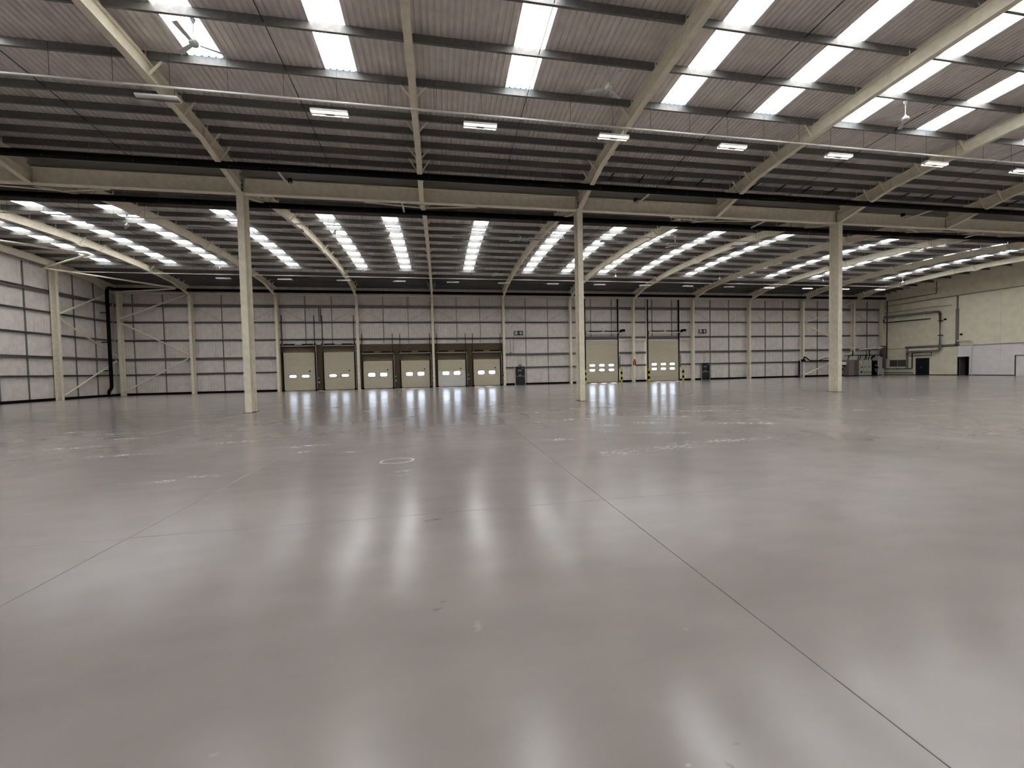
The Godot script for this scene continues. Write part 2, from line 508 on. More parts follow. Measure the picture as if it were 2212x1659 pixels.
func build_walls() -> void:
	var zc := ZW + 0.12
	var root := structure("wall_back", "far wall of pale ribbed liner sheets with dark rails between cream columns", "wall")
	# sheets between the drop rods, three to a bay; cut round the door openings
	var cuts := [X_LEFT]
	for i in range(0, 12):
		for k in 3:
			var x := fx(i) + BAY * k / 3.0
			if x > X_LEFT + 0.5 and x < X_RIGHT - 0.3: cuts.append(x)
	for d in LEVELS + FIRES:
		cuts.append(d[0]); cuts.append(d[1])
	cuts.append(X_RIGHT)
	cuts.sort()
	for k in cuts.size() - 1:
		var a: float = cuts[k]; var b: float = cuts[k + 1]
		if b - a < 0.02: continue
		var mid := (a + b) / 2
		var y0 := 0.0
		if mid > fx(2) and mid < fx(5): y0 = 4.9
		for d in LEVELS:
			if mid > d[0] and mid < d[1]: y0 = 5.1
		for d in FIRES:
			if mid > d[0] and mid < d[1]: y0 = 2.12
		wall_sheet(root, a, b, y0, 11.15, zc)
	# horizontal rails, one length per bay, left out at the doors
	for i in range(0, 12):
		for g in GIRTS:
			var spans := [[maxf(fx(i) + 0.02, X_LEFT + 0.1), minf(fx(i + 1) - 0.02, X_RIGHT - 0.1)]]
			for d in LEVELS:
				if g[0] < 5.2 and fx(i) < d[0] and fx(i + 1) > d[1]: spans = [[fx(i) + 0.02, d[0] - 0.1], [d[1] + 0.1, fx(i + 1) - 0.02]]
			for d in FIRES:
				if g[0] < 2.2 and fx(i) < d[0] and fx(i + 1) > d[1]: spans = [[fx(i) + 0.02, d[0] - 0.08], [d[1] + 0.08, fx(i + 1) - 0.02]]
			if g[0] < 4.9 and i >= 2 and i <= 4: continue
			for s in spans:
				var st := new_st()
				var h: float = g[1]
				var y: float = g[0]
				box(st, s[0], y - h / 2, ZW - 0.02, s[1], y - h / 2 + 0.03, zc - 0.02)
				box(st, s[0], y + h / 2 - 0.03, ZW - 0.02, s[1], y + h / 2, zc - 0.02)
				box(st, s[0], y - h / 2, zc - 0.05, s[1], y + h / 2, zc - 0.02)
				if h < 0.2: box(st, s[0], y - h / 2, ZW - 0.02, s[1], y - h / 2 + 0.07, ZW)
				put("rail", st, mats.galvanised, root)
		for k in [1, 2]:
			var x = fx(i) + BAY * k / 3.0
			if x < X_LEFT + 0.3 or x > X_RIGHT - 0.2: continue
			var y0 := 0.2
			if i >= 2 and i <= 4: y0 = 5.0
			for d in LEVELS:
				if x > d[0] and x < d[1]: y0 = 5.2
			var st := new_st()
			box(st, x - 0.03, y0, zc - 0.11, x + 0.03, 10.1, zc - 0.03)
			put("drop_rod", st, mats.galvanised, root)
			if fx(i) > X_LEFT:
				var st2 := new_st(true)
				tube(st2, [V(x, 7.35, zc - 0.09), V(fx(i) + 0.2 if k == 1 else fx(i + 1) - 0.2, 8.8, zc - 0.09)], 0.012, 5)
				put("tie_rod", st2, mats.galvanised, root)
	var st := new_st()
	box(st, X_LEFT, -0.3, zc + 0.10, X_RIGHT, 0.0, zc + 0.30)
	box(st, X_LEFT, 10.6, zc + 0.062, X_RIGHT, 11.3, zc + 0.2)
	put("wall_core", st, mats.dark_steel, root)
	# timber lined dock surrounds
	for k in DOCKS.size():
		var d: Array = DOCKS[k]
		var left: float = fx(2) - 0.0 if k == 0 else (DOCKS[k - 1][1] + d[0]) / 2.0
		var rgt: float = fx(5) if k == DOCKS.size() - 1 else (d[1] + DOCKS[k + 1][0]) / 2.0
		for s in [[left, d[0], 0.0, 4.9], [d[1], rgt, 0.0, 4.9], [d[0], d[1], d[2], 4.9]]:
			var sp := new_st()
			box(sp, s[0], s[2], zc - 0.16, s[1], s[3], zc + 0.12)
			put("timber_lining", sp, mats.brown_ply, root)
	# eaves strut, a cream line above the cladding
	for i in range(0, 12):
		var se := new_st()
		box(se, maxf(fx(i), X_LEFT + 0.3) + 0.02, 10.08, ZW - 0.36, minf(fx(i + 1), X_RIGHT - 0.3) - 0.02, 10.2, ZW - 0.24)
		put("eaves_strut", se, mats.steel_paint, root)

	var left := structure("wall_left", "left gable wall of pale liner sheets in a dark grid", "wall")
	var zcuts := [Z_BEHIND, -25.0, -18.5, -12.0, -5.5, 1.0, 7.5]
	for b in 6:
		for k in 3: zcuts.append(46.5 - 6.5 * (6 - b) + 6.5 * k / 3.0)
	zcuts.append(ZW + 0.3)
	zcuts.sort()
	for k in zcuts.size() - 1:
		var a: float = zcuts[k]; var b: float = zcuts[k + 1]
		if b - a < 0.02: continue
		var sw := new_st()
		ribbed(sw, b - a, 0.0, 12.2)
		var o := put("cladding_sheet", sw, mats.wall_liner, left)
		o.position = V(X_LEFT, 0, a)
		o.rotation.y = PI / 2
		if b > 20:
			var sr := new_st()
			box(sr, X_LEFT + 0.03, 0.2, b - 0.03, X_LEFT + 0.11, 11.0, b + 0.03)
			if absf(b - 40.0) > 0.1 and b < 46: put("drop_rod", sr, mats.galvanised, left)
	for b in 4:
		for g in GIRTS:
			var y: float = g[0]; var h: float = g[1]
			var z0 := 46.5 - 6.5 * (b + 1)
			var sg := new_st()
			box(sg, X_LEFT + 0.02, y - h / 2, z0 + 0.02, X_LEFT + 0.14, y - h / 2 + 0.03, z0 + 6.48)
			box(sg, X_LEFT + 0.02, y + h / 2 - 0.03, z0 + 0.02, X_LEFT + 0.14, y + h / 2, z0 + 6.48)
			box(sg, X_LEFT + 0.02, y - h / 2, z0 + 0.02, X_LEFT + 0.05, y + h / 2, z0 + 6.48)
			put("rail", sg, mats.galvanised, left)
	var sc := new_st()
	box(sc, X_LEFT - 0.3, -0.3, Z_BEHIND - 0.3, X_LEFT - 0.08, 12.2, ZW + 0.4)
	put("wall_core", sc, mats.dark_steel, left)

	var rgt := structure("wall_right", "right gable wall of smooth cream boards, white below on the right", "wall")
	var z := Z_BEHIND
	while z < ZW + 0.2:
		var z1 := minf(z + 6.0, ZW + 0.3)
		if absf(z1 - 38.08) < 3.0: z1 = 38.08
		for s in [[0.0, 3.45], [3.49, 9.36], [9.42, 12.3]]:
			var white: bool = s[0] == 0.0 and z1 <= 38.09
			for c in door_cut(z + 0.006, z1 - 0.006, s[0], s[1]):
				var sb := new_st()
				box(sb, X_RIGHT, c[2], c[0], X_RIGHT + 0.12, c[3], c[1])
				put("wall_board", sb, mats.white_board if white else mats.cream_board, rgt)
		z = z1
	var sk := new_st()
	for c in door_cut(Z_BEHIND, ZW + 0.3, 0.0, 12.3): box(sk, X_RIGHT + 0.12, c[2], c[0], X_RIGHT + 0.2, c[3], c[1])
	put("wall_core", sk, mats.joint_bed, rgt)

	var front := structure("wall_front", "wall behind the camera of pale liner sheets", "wall")
	var x := X_LEFT
	while x < X_RIGHT - 0.1:
		var w := minf(4.0, X_RIGHT - x)
		var sf := new_st()
		box(sf, x, 0, Z_BEHIND - 0.2, x + w, 12.2, Z_BEHIND)
		put("cladding_sheet", sf, mats.wall_liner, front)
		x += w

	# black plinths at the foot of the walls
	var base := structure("baseboard_back", "black plinth strip along the foot of the far wall", "baseboard")
	for s in [[X_LEFT + 0.15, fx(2) + 0.2], [fx(5) + 0.2, FIRES[0][0] - 0.1], [FIRES[0][1] + 0.1, LEVELS[0][0] - 0.2], [LEVELS[0][1] + 0.2, LEVELS[1][0] - 0.2], [LEVELS[1][1] + 0.2, FIRES[1][0] - 0.1], [FIRES[1][1] + 0.1, X_RIGHT - 0.3]]:
		var sp := new_st()
		box(sp, s[0], 0, zc - 0.14, s[1], 0.21, zc - 0.02)
		put("plinth", sp, mats.black_rubber, base)
	var base2 := structure("baseboard_left", "black plinth strip along the foot of the left wall", "baseboard")
	var sp2 := new_st()
	box(sp2, X_LEFT + 0.02, 0, 8.0, X_LEFT + 0.15, 0.21, ZW)
	put("plinth", sp2, mats.black_rubber, base2)
	var base3 := structure("baseboard_right", "thin dark strip along the foot of the right wall", "baseboard")
	for s in [[Z_BEHIND, 32.3], [33.2, 37.0], [38.12, 40.9], [42.36, ZW]]:
		var sp3 := new_st()
		box(sp3, X_RIGHT - 0.03, 0, s[0], X_RIGHT, 0.09, s[1])
		put("plinth", sp3, mats.black_rubber, base3)
	# yard outside the loading doors
	var yard := structure("ground", "pale concrete yard outside the loading doors", "ground")
	var sy := new_st()
	box(sy, -120, -1.6, ZW + 0.45, 150, -1.2, 160)
	put("yard_slab", sy, mats.yard_concrete, yard)

const RIGHT_DOORS := [[40.95, 42.33, 2.10], [37.08, 38.06, 2.14], [32.3, 33.2, 2.14]]
func door_cut(z0: float, z1: float, y0: float, y1: float) -> Array:    # rectangles [z0, z1, y0, y1] that leave the door openings of the right wall free
	var out := []
	var z := z0
	var list := RIGHT_DOORS.duplicate()
	list.reverse()
	for d in list:
		if d[1] <= z or d[0] >= z1 or y0 >= d[2]: continue
		if d[0] > z: out.append([z, d[0], y0, y1])
		if y1 > d[2]: out.append([maxf(z, d[0]), minf(z1, d[1]), d[2], y1])
		z = d[1]
	if z < z1: out.append([z, z1, y0, y1])
	return out

# ------------------------------------------------------------------ roof
func sheet_profile() -> Array:      # one metre wide: five narrow ribs pressed upwards
	var out := []
	for k in 5:
		var o := 0.2 * k
		out.append_array([Vector2(o, 0), Vector2(o + 0.115, 0), Vector2(o + 0.14, 0.04), Vector2(o + 0.175, 0.04)])
	out.append(Vector2(1.0, 0))
	return out

func roof_sheet(zc: float, z0: float, z1: float, solid: bool) -> ArrayMesh:
	var key := "sheet %.3f %.3f %.3f %s" % [zc, z0, z1, solid]
	if shared.has(key): return shared[key]
	var st := new_st()
	var prof := sheet_profile()
	var n := maxi(1, roundi((z1 - z0) / 1.75))
	for k in n:
		var a := lerpf(z0, z1, float(k) / n)
		var b := lerpf(z0, z1, float(k + 1) / n)
		var ya := yt(a, zc) + PURLIN_H
		var yb := yt(b, zc) + PURLIN_H
		var far_up := V(0.5, ya + 5.0, (a + b) / 2)
		for j in prof.size() - 1:
			var p: Vector2 = prof[j]; var q: Vector2 = prof[j + 1]
			quad(st, V(p.x, ya + p.y, a), V(q.x, ya + q.y, a), V(q.x, yb + q.y, b), V(p.x, yb + p.y, b), far_up)
		if solid:
			var below := V(0.5, ya - 5.0, (a + b) / 2)
			quad(st, V(0, ya + 0.12, a), V(1, ya + 0.12, a), V(1, yb + 0.12, b), V(0, yb + 0.12, b), below)
			for s in [0.0, 1.0]:
				quad(st, V(s, ya, a), V(s, ya + 0.12, a), V(s, yb + 0.12, b), V(s, yb, b), V(0.5, ya, (a + b) / 2))
	if solid:
		for e in [[z0, yt(z0, zc) + PURLIN_H], [z1, yt(z1, zc) + PURLIN_H]]:
			quad(st, V(0, e[1] + 0.04, e[0]), V(1, e[1] + 0.04, e[0]), V(1, e[1] + 0.12, e[0]), V(0, e[1] + 0.12, e[0]), V(0.5, e[1], (z0 + z1) / 2))
	shared[key] = mesh_of(st)
	return shared[key]

func rooflight_pane(zc: float, z0: float, z1: float) -> ArrayMesh:   # thin moulded sheet of the same section, with its own coordinates across and along
	var key := "pane %.3f %.3f" % [zc, z0]
	if shared.has(key): return shared[key]
	var st := new_st()
	var prof := sheet_profile()
	var ya := yt(z0, zc) + PURLIN_H
	var yb := yt(z1, zc) + PURLIN_H
	for j in prof.size() - 1:
		var p: Vector2 = prof[j]; var q: Vector2 = prof[j + 1]
		var c := [[p, ya, z0, 0.0], [q, ya, z0, 0.0], [q, yb, z1, 1.0], [p, ya + yb - ya, z1, 1.0]]
		for k in [0, 1, 2, 0, 2, 3]:
			st.set_uv(Vector2(c[k][0].x, c[k][3]))
			st.add_vertex(V(c[k][0].x, c[k][1] + c[k][0].y, c[k][2]))
	shared[key] = mesh_of(st)
	return shared[key]

func purlin_mesh(w: float) -> ArrayMesh:    # zed section, x from 0 to w, underside at y = 0, web at z = 0
	var key := "purlin %.2f" % w
	if shared.has(key): return shared[key]
	var st := new_st()
	box(st, 0, 0, -0.004, w, PURLIN_H, 0.004)
	box(st, 0, 0, -0.075, w, 0.006, 0.0)
	box(st, 0, 0.006, -0.075, w, 0.022, -0.069)
	box(st, 0, PURLIN_H - 0.006, 0.0, w, PURLIN_H, 0.075)
	shared[key] = mesh_of(st)
	return shared[key]

const STRIPS_FAR := [-28.44, -23.44, -19.44, -13.44, -7.44, -3.44, 2.56, 8.56, 12.56, 16.56, 20.56, 26.56, 32.56, 36.56, 42.56, 48.56, 52.56]
const STRIPS_NEAR := [-28.44, -23.44, -19.44, -13.44, -7.44, -3.44, 2.56, 8.56, 12.56, 16.56, 20.56, 26.56, 32.56, 36.56, 42.56, 48.56, 52.56]  # outermost strips are out of view; those at the right light the right wall
const SKY_HALF := 6.93
func build_roof() -> void:
	var places_far := ["nearest the left gable wall", "second from the left gable", "third from the left gable, seen left of the nearest column", "partly hidden behind the left middle column", "fifth from the left gable", "just left of the centre rafter", "just right of the centre rafter", "left of the middle column", "crossed by the middle column", "first right of the middle column", "second right of the middle column", "third right of the middle column", "mostly hidden by a rafter left of the right column", "passing behind the right hand column", "right of the right hand column", "hidden thinly along a rafter at the right", "last before the right gable wall"]
	var places_near := ["beside the left gable wall", "outside at the far left", "left of the picture edge", "at the left picture edge", "with a fan hung below it at upper left", "left of the centre rafter, top of the picture", "right of the centre rafter, top of the picture", "first right of the second rafter at the top", "second right of the second rafter at the top", "upper right, beside the thick rafter", "at the upper right picture edge", "beyond the right picture edge", "far beyond the right edge", "third last on the right", "second last on the right, out of view", "next to last on the right, out of view", "last on the right"]
	for span in 3:
		var far := span == 0
		var behind := span == 2  # span out of view, its rooflights brighten the column fronts
		var zc: float = [RIDGE_FAR, RIDGE_NEAR, RIDGE_BEHIND][span]
		var root := structure("ceiling", ["far roof span of pale ribbed sheets on dark purlins", "near roof span of pale ribbed sheets on dark purlins overhead", "unseen roof span behind the camera with the same ribbed sheets, placed to light the column fronts"][span], "ceiling")
		var strips: Array = STRIPS_FAR if far else STRIPS_NEAR
		var z0 := zc - 12.75
		var z1 := zc + (13.35 if far else 12.75)
		if behind: z0 = Z_BEHIND - 0.1
		var x := X_LEFT - 0.74
		x = SHEET0 + floorf((X_LEFT - SHEET0) / 1.0)
		while x < X_RIGHT:
			var clear := false
			for s in strips:
				if absf(s - x) < 0.01: clear = true
			if clear:
				place("roof_sheet", roof_sheet(zc, z0, zc - SKY_HALF, true), mats.roof_liner, root, Vector3(x, 0, 0))
				place("roof_sheet", roof_sheet(zc, zc + SKY_HALF, z1, true), mats.roof_liner, root, Vector3(x, 0, 0))
			else:
				place("roof_sheet", roof_sheet(zc, z0, z1, true), mats.roof_liner, root, Vector3(x, 0, 0))
			x += 1.0
		# purlins: wide apart under the rooflights, close together near valley and eaves
		var ds := []
		for k in range(-4, 5): ds.append(1.7325 * k)
		for d in [8.66, 9.47, 10.27, 11.05, 11.8, 12.5]:
			ds.append(d); ds.append(-d)
		for d in ds:
			var z: float = zc + d
			if z < 3.0: continue      # nothing of the purlins behind the camera shows
			for i in range(0, 12):
				var a := maxf(fx(i) + 0.03, X_LEFT + 0.2)
				var b := minf(fx(i + 1) - 0.03, X_RIGHT - 0.05)
				place("purlin", purlin_mesh(snappedf(b - a, 0.01)), mats.galvanised, root, V(a, yt(z, zc), z))
		if not behind:      # valley gutter on the camera side of this span
			for i in range(0, 12):
				var ga := maxf(fx(i), X_LEFT) + 0.01
				var gb := minf(fx(i + 1), X_RIGHT) - 0.01
				var zg := zc - 13.0
				var sg := new_st()
				box(sg, ga, 10.69, zg - 0.24, gb, 11.36, zg + 0.24)
				box(sg, ga, 10.93, zg - 0.36, gb, 11.05, zg - 0.24)
				box(sg, ga, 10.93, zg + 0.24, gb, 11.05, zg + 0.36)
				box(sg, ga, 11.33, zg - 0.5, gb, 11.5, zg + 0.5)  # added lid over the valley gap, keeps daylight from leaking in
				put("gutter_trough", sg, mats.light_alu, root)
		# thin sag rod in the middle of every bay
		for i in range(0, 12):
			var xm := fx(i) + 4.0
			if xm < X_LEFT or xm > X_RIGHT or behind: continue
			var pts := []
			for k in 15:
				var z: float = maxf(zc - 12.4, 3.0) + (zc + 12.4 - maxf(zc - 12.4, 3.0)) * k / 14.0
				pts.append(V(xm, yt(z, zc) + 0.12, z))
			var st := new_st(true)
			tube(st, pts, 0.014, 5)
			put("sag_rod", st, mats.dark_steel, root)
			if not far and i >= 5:
				for k in 4:
					var xb := fx(i) + 1.2 + 1.6 * k
					var sb := new_st()
					bar(sb, V(xb, yt(zc + 11.05, zc) + 0.08, zc + 11.05), V(xb, yt(zc + 11.8, zc) + 0.08, zc + 11.8), 0.05, 0.06)
					put("sag_bar", sb, mats.dark_steel, root)
		# translucent rooflights, one pane between each two purlins
		for s in strips.size():
			var w := structure("window_%d" % (s + 1 + [0, STRIPS_FAR.size(), STRIPS_FAR.size() + STRIPS_NEAR.size()][span]), "rooflight strip in the far roof, " + places_far[s] if far else "unseen rooflight strip in the roof behind the camera, placed to light the column fronts, counted %d from the left gable" % (s + 1) if behind else "rooflight strip in the near roof, " + places_near[s], "rooflight")
			for k in 8:
				var a := zc - SKY_HALF + 1.7325 * k
				place("pane", rooflight_pane(zc, a, a + 1.7325), mats.skylight_sheet, w, Vector3(strips[s], 0, 0))

# ------------------------------------------------------------------ steel frames
func rafter_bottom(z: float, zc: float) -> float:
	var d := absf(z - zc)
	return yt(z, zc) - 0.5 - maxf(0.0, (d - 9.9) / 2.95) * 0.45

func sweep_box(st: SurfaceTool, x0: float, x1: float, zs: Array, lo: Callable, hi: Callable) -> void:
	for k in zs.size() - 1:
		var a: float = zs[k]; var b: float = zs[k + 1]
		var m := V((x0 + x1) / 2, (lo.call(a) + hi.call(b)) / 2, (a + b) / 2)
		var A := [V(x0, lo.call(a), a), V(x1, lo.call(a), a), V(x1, hi.call(a), a), V(x0, hi.call(a), a)]
		var B := [V(x0, lo.call(b), b), V(x1, lo.call(b), b), V(x1, hi.call(b), b), V(x0, hi.call(b), b)]
		for j in 4:
			var l := (j + 1) % 4
			quad(st, A[j], A[l], B[l], B[j], m)
		if k == 0: quad(st, A[0], A[1], A[2], A[3], m)
		if k == zs.size() - 2: quad(st, B[0], B[1], B[2], B[3], m)

func rafter_mesh(zc: float, z0: float, z1: float) -> ArrayMesh:
	var key := "rafter %.2f %.2f" % [zc, z0]
	if shared.has(key): return shared[key]
	var zs := []
	var all := [z0, zc - 9.9, zc + 9.9, z1]
	for k in 17: all.append(zc - 9.9 + 19.8 * k / 16.0)
	all.sort()
	for z in all:
		if z >= z0 and z <= z1 and (zs.is_empty() or z - zs[zs.size() - 1] > 0.05): zs.append(z)
	var st := new_st()
	var bot := func(z: float) -> float: return rafter_bottom(z, zc)
	var top := func(z: float) -> float: return yt(z, zc)
	sweep_box(st, -0.008, 0.008, zs, bot, top)
	sweep_box(st, -0.11, 0.11, zs, bot, func(z: float) -> float: return rafter_bottom(z, zc) + 0.024)
	sweep_box(st, -0.11, 0.11, zs, func(z: float) -> float: return yt(z, zc) - 0.024, top)
	for e in [[zc - 12.8, zc - 9.9], [zc + 9.9, zc + 12.8]]:      # the rolled flange runs on through the haunch
		if e[0] < z0: continue
		sweep_box(st, -0.10, 0.10, [e[0], e[1]], func(z: float) -> float: return yt(z, zc) - 0.5, func(z: float) -> float: return yt(z, zc) - 0.482)
	shared[key] = mesh_of(st)
	return shared[key]

func h_column(w: float, d: float, y1: float, t := 0.026) -> ArrayMesh:   # flanges face the camera and the far wall, centred on x = z = 0
	var key := "column %.2f %.2f %.2f" % [w, d, y1]
	if shared.has(key): return shared[key]
	var st := new_st()
	bevel_box(st, -w / 2, 0, -d / 2, w / 2, y1, -d / 2 + t, 0.004)
	bevel_box(st, -w / 2, 0, d / 2 - t, w / 2, y1, d / 2, 0.004)
	box(st, -0.009, 0, -d / 2 + t, 0.009, y1, d / 2 - t)
	shared[key] = mesh_of(st)
	return shared[key]

func plate(p: Node3D, called: String, x0: float, y0: float, z0: float, x1: float, y1: float, z1: float, m: Material) -> MeshInstance3D:
	var st := new_st()
	box(st, x0, y0, z0, x1, y1, z1)
	return put(called, st, m, p)

func build_frames() -> void:
	var paint: Material = mats.steel_paint
	# free standing columns in the middle of the hall
	var mid := {3: "free-standing cream steel column, left and nearest of the three", 5: "free-standing cream steel column, middle one of the three", 7: "free-standing cream steel column, right hand one of the three"}
	for i in mid:
		var t := thing("steel_column", mid[i], "column", "free-standing columns in the hall")
		place("shaft", h_column(0.28, 0.58, 9.95), paint, t, V(fx(i), 0, ZV))
		plate(t, "base_plate", fx(i) - 0.2, 0, ZV - 0.36, fx(i) + 0.2, 0.012, ZV + 0.36, mats.dark_steel)
		plate(t, "cap_plate", fx(i) - 0.15, 9.95, ZV - 0.32, fx(i) + 0.15, 9.975, ZV + 0.32, paint)
		at_base(t, V(fx(i), 0, ZV))
	# columns against the far wall
	var ord := ["", "first wall column right of the left corner bracing", "wall column just right of the left hall column", "wall column between the fourth loading door pair's start and dark dock two", "slim wall column between dock doors four and five", "wall column between the last dock door and the fire door", "wall column just left of the middle hall column", "wall column with the red fire sign on it", "wall column right of the second tall door", "wall column right of the right fire door", "wall column at the left of the right hand bracing", "wall column beside the grey cabinets"]
	ord[3] = "wall column between dock doors two and three"
	for i in range(1, 12):
		var t := thing("steel_column", "cream " + ord[i], "column", "columns along the far wall")
		place("shaft", h_column(0.25, 0.48, 10.3), paint, t, V(fx(i), 0, ZW - 0.26))
		plate(t, "cap_plate", fx(i) - 0.13, 10.3, ZW - 0.52, fx(i) + 0.13, 10.325, ZW, paint)
		at_base(t, V(fx(i), 0, ZW - 0.26))
	for s in [[-30.9, ZW - 0.26, "cream corner column at the far end of the left gable wall"], [X_RIGHT - 0.25, ZW - 0.26, "cream corner column where far wall meets right gable"]]:
		var t := thing("steel_column", s[2], "column", "columns along the far wall")
		place("shaft", h_column(0.25, 0.48, 10.3), paint, t, V(s[0], 0, s[1]))
		at_base(t, V(s[0], 0, s[1]))
	var g := thing("steel_column", "tall cream column standing against the left gable wall", "column")
	var o := place("shaft", h_column(0.25, 0.46, 11.0), paint, g, V(-31.32, 0, 40.0))
	o.rotation.y = PI / 2
	at_base(g, V(-31.32, 0, 40.0))
	# rafters
	var which_far := {1: "first from the left gable", 2: "second from the left gable", 3: "behind the left hall column", 4: "straight ahead in the centre", 5: "just left of the middle hall column", 6: "first right of the middle hall column", 7: "second right of the middle hall column", 8: "third right of the middle hall column", 9: "crossing behind the right hall column", 10: "second last before the right gable", 11: "last before the right gable"}
	var which_near := {2: "cut by the left picture edge", 3: "running down to the left hall column", 4: "straight ahead in the centre", 5: "running down to the middle hall column", 6: "next right of the middle hall column", 7: "running down to the right hall column", 8: "cut by the right picture edge"}
	for span in 2:
		var far := span == 0
		var zc := RIDGE_FAR if far else RIDGE_NEAR
		var which: Dictionary = which_far if far else which_near
		for i in which:
			var t := thing("roof_rafter", ("cream rafter of the far roof, " if far else "cream rafter of the near roof, ") + which[i], "rafter", "rafters of the far roof" if far else "rafters of the near roof")
			var z0 := zc - 12.88
			var z1 := zc + 12.88
			place("beam", rafter_mesh(zc, z0 if far else -3.0, z1), paint, t, V(fx(i), 0, 0))
			var st := new_st()
			prism_x(st, [Vector2(zc - 0.7, rafter_bottom(zc, zc) + 0.01), Vector2(zc, rafter_bottom(zc, zc) - 0.13), Vector2(zc + 0.7, rafter_bottom(zc, zc) + 0.01)], fx(i) - 0.07, fx(i) + 0.07)
			put("apex_haunch", st, paint, t)
			var spots := [6.93, 8.66, 10.27, 11.05]
			if far: spots = [-11.05, -10.27, -6.93, 0.0, 1.73, 6.93, 10.27, 11.05]
			for d in spots:
				var z: float = zc + d
				for s in [-1.0, 1.0]:
					var ss := new_st()
					bar(ss, V(fx(i) + s * 0.03, rafter_bottom(z, zc) + 0.04, z), V(fx(i) + s * 0.47, yt(z, zc) + 0.05, z), 0.05, 0.05)
					put("fly_stay", ss, paint, t)
			for e in [zc - 9.9, zc + 9.9]:
				if not far and e < 0: continue
				plate(t, "stiffener", fx(i) - 0.10, yt(e, zc) - 0.47, e - 0.008, fx(i) + 0.10, yt(e, zc) - 0.03, e + 0.008, paint)
			if far and i % 2 == 0:
				for s in [-1.0, 1.0]:
					var sk := new_st(true)
					tube(sk, [V(fx(i) + s * 0.1, rafter_bottom(21.95, zc) + 0.03, 21.95), V(fx(i) + s * 2.7, 9.93, ZV + 0.1)], 0.035, 8)
					put("stay_tube", sk, paint, t)
			at_base(t, V(fx(i), yt(zc, zc) - 0.5, zc))
	var gr := thing("roof_rafter", "cream rafter lying along the top of the left gable wall", "rafter", "rafters of the far roof")
	place("beam", rafter_mesh(RIDGE_FAR, RIDGE_FAR - 12.88, RIDGE_FAR + 12.88), paint, gr, V(-31.2, 0, 0))
	at_base(gr, V(-31.2, 11.2, RIDGE_FAR))
	# valley beams between the free standing columns
	var parts := [[1, "left of the left hall column"], [3, "between left and middle hall columns"], [5, "between middle and right hall columns"], [7, "right of the right hall column"]]
	for q in parts:
		var a := fx(q[0]) + 0.0
		var b := fx(q[0] + 2) - 0.0
		var t := thing("valley_beam", "deep cream steel beam under the roof valley, " + q[1], "beam", "beams under the roof valley")
		var st := new_st()
		box(st, a + 0.15, 9.96, ZV - 0.15, b - 0.15, 9.99, ZV + 0.15)
		box(st, a + 0.15, 10.60, ZV - 0.15, b - 0.15, 10.63, ZV + 0.15)
		box(st, a + 0.15, 9.99, ZV - 0.009, b - 0.15, 10.60, ZV + 0.009)
		put("beam", st, paint, t)
		for x in [a + 0.2, (a + b) / 2 - 0.12, (a + b) / 2 + 0.12, b - 0.2]:
			plate(t, "stiffener", x - 0.008, 9.99, ZV - 0.14, x + 0.008, 10.6, ZV + 0.14, paint)
		at_base(t, V((a + b) / 2, 9.96, ZV))

func prism_x(st: SurfaceTool, poly: Array, x0: float, x1: float) -> void:   # polygon in z,y pushed along x (convex)
	var c := Vector2.ZERO
	for q in poly: c += q
	c /= poly.size()
	var m := V((x0 + x1) / 2, c.y, c.x)
	for x in [x0, x1]:
		for k in range(1, poly.size() - 1):
			tri(st, V(x, poly[0].y, poly[0].x), V(x, poly[k].y, poly[k].x), V(x, poly[k + 1].y, poly[k + 1].x), m)
	for k in poly.size():
		var a: Vector2 = poly[k]; var b: Vector2 = poly[(k + 1) % poly.size()]
		quad(st, V(x0, a.y, a.x), V(x0, b.y, b.x), V(x1, b.y, b.x), V(x1, a.y, a.x), m)

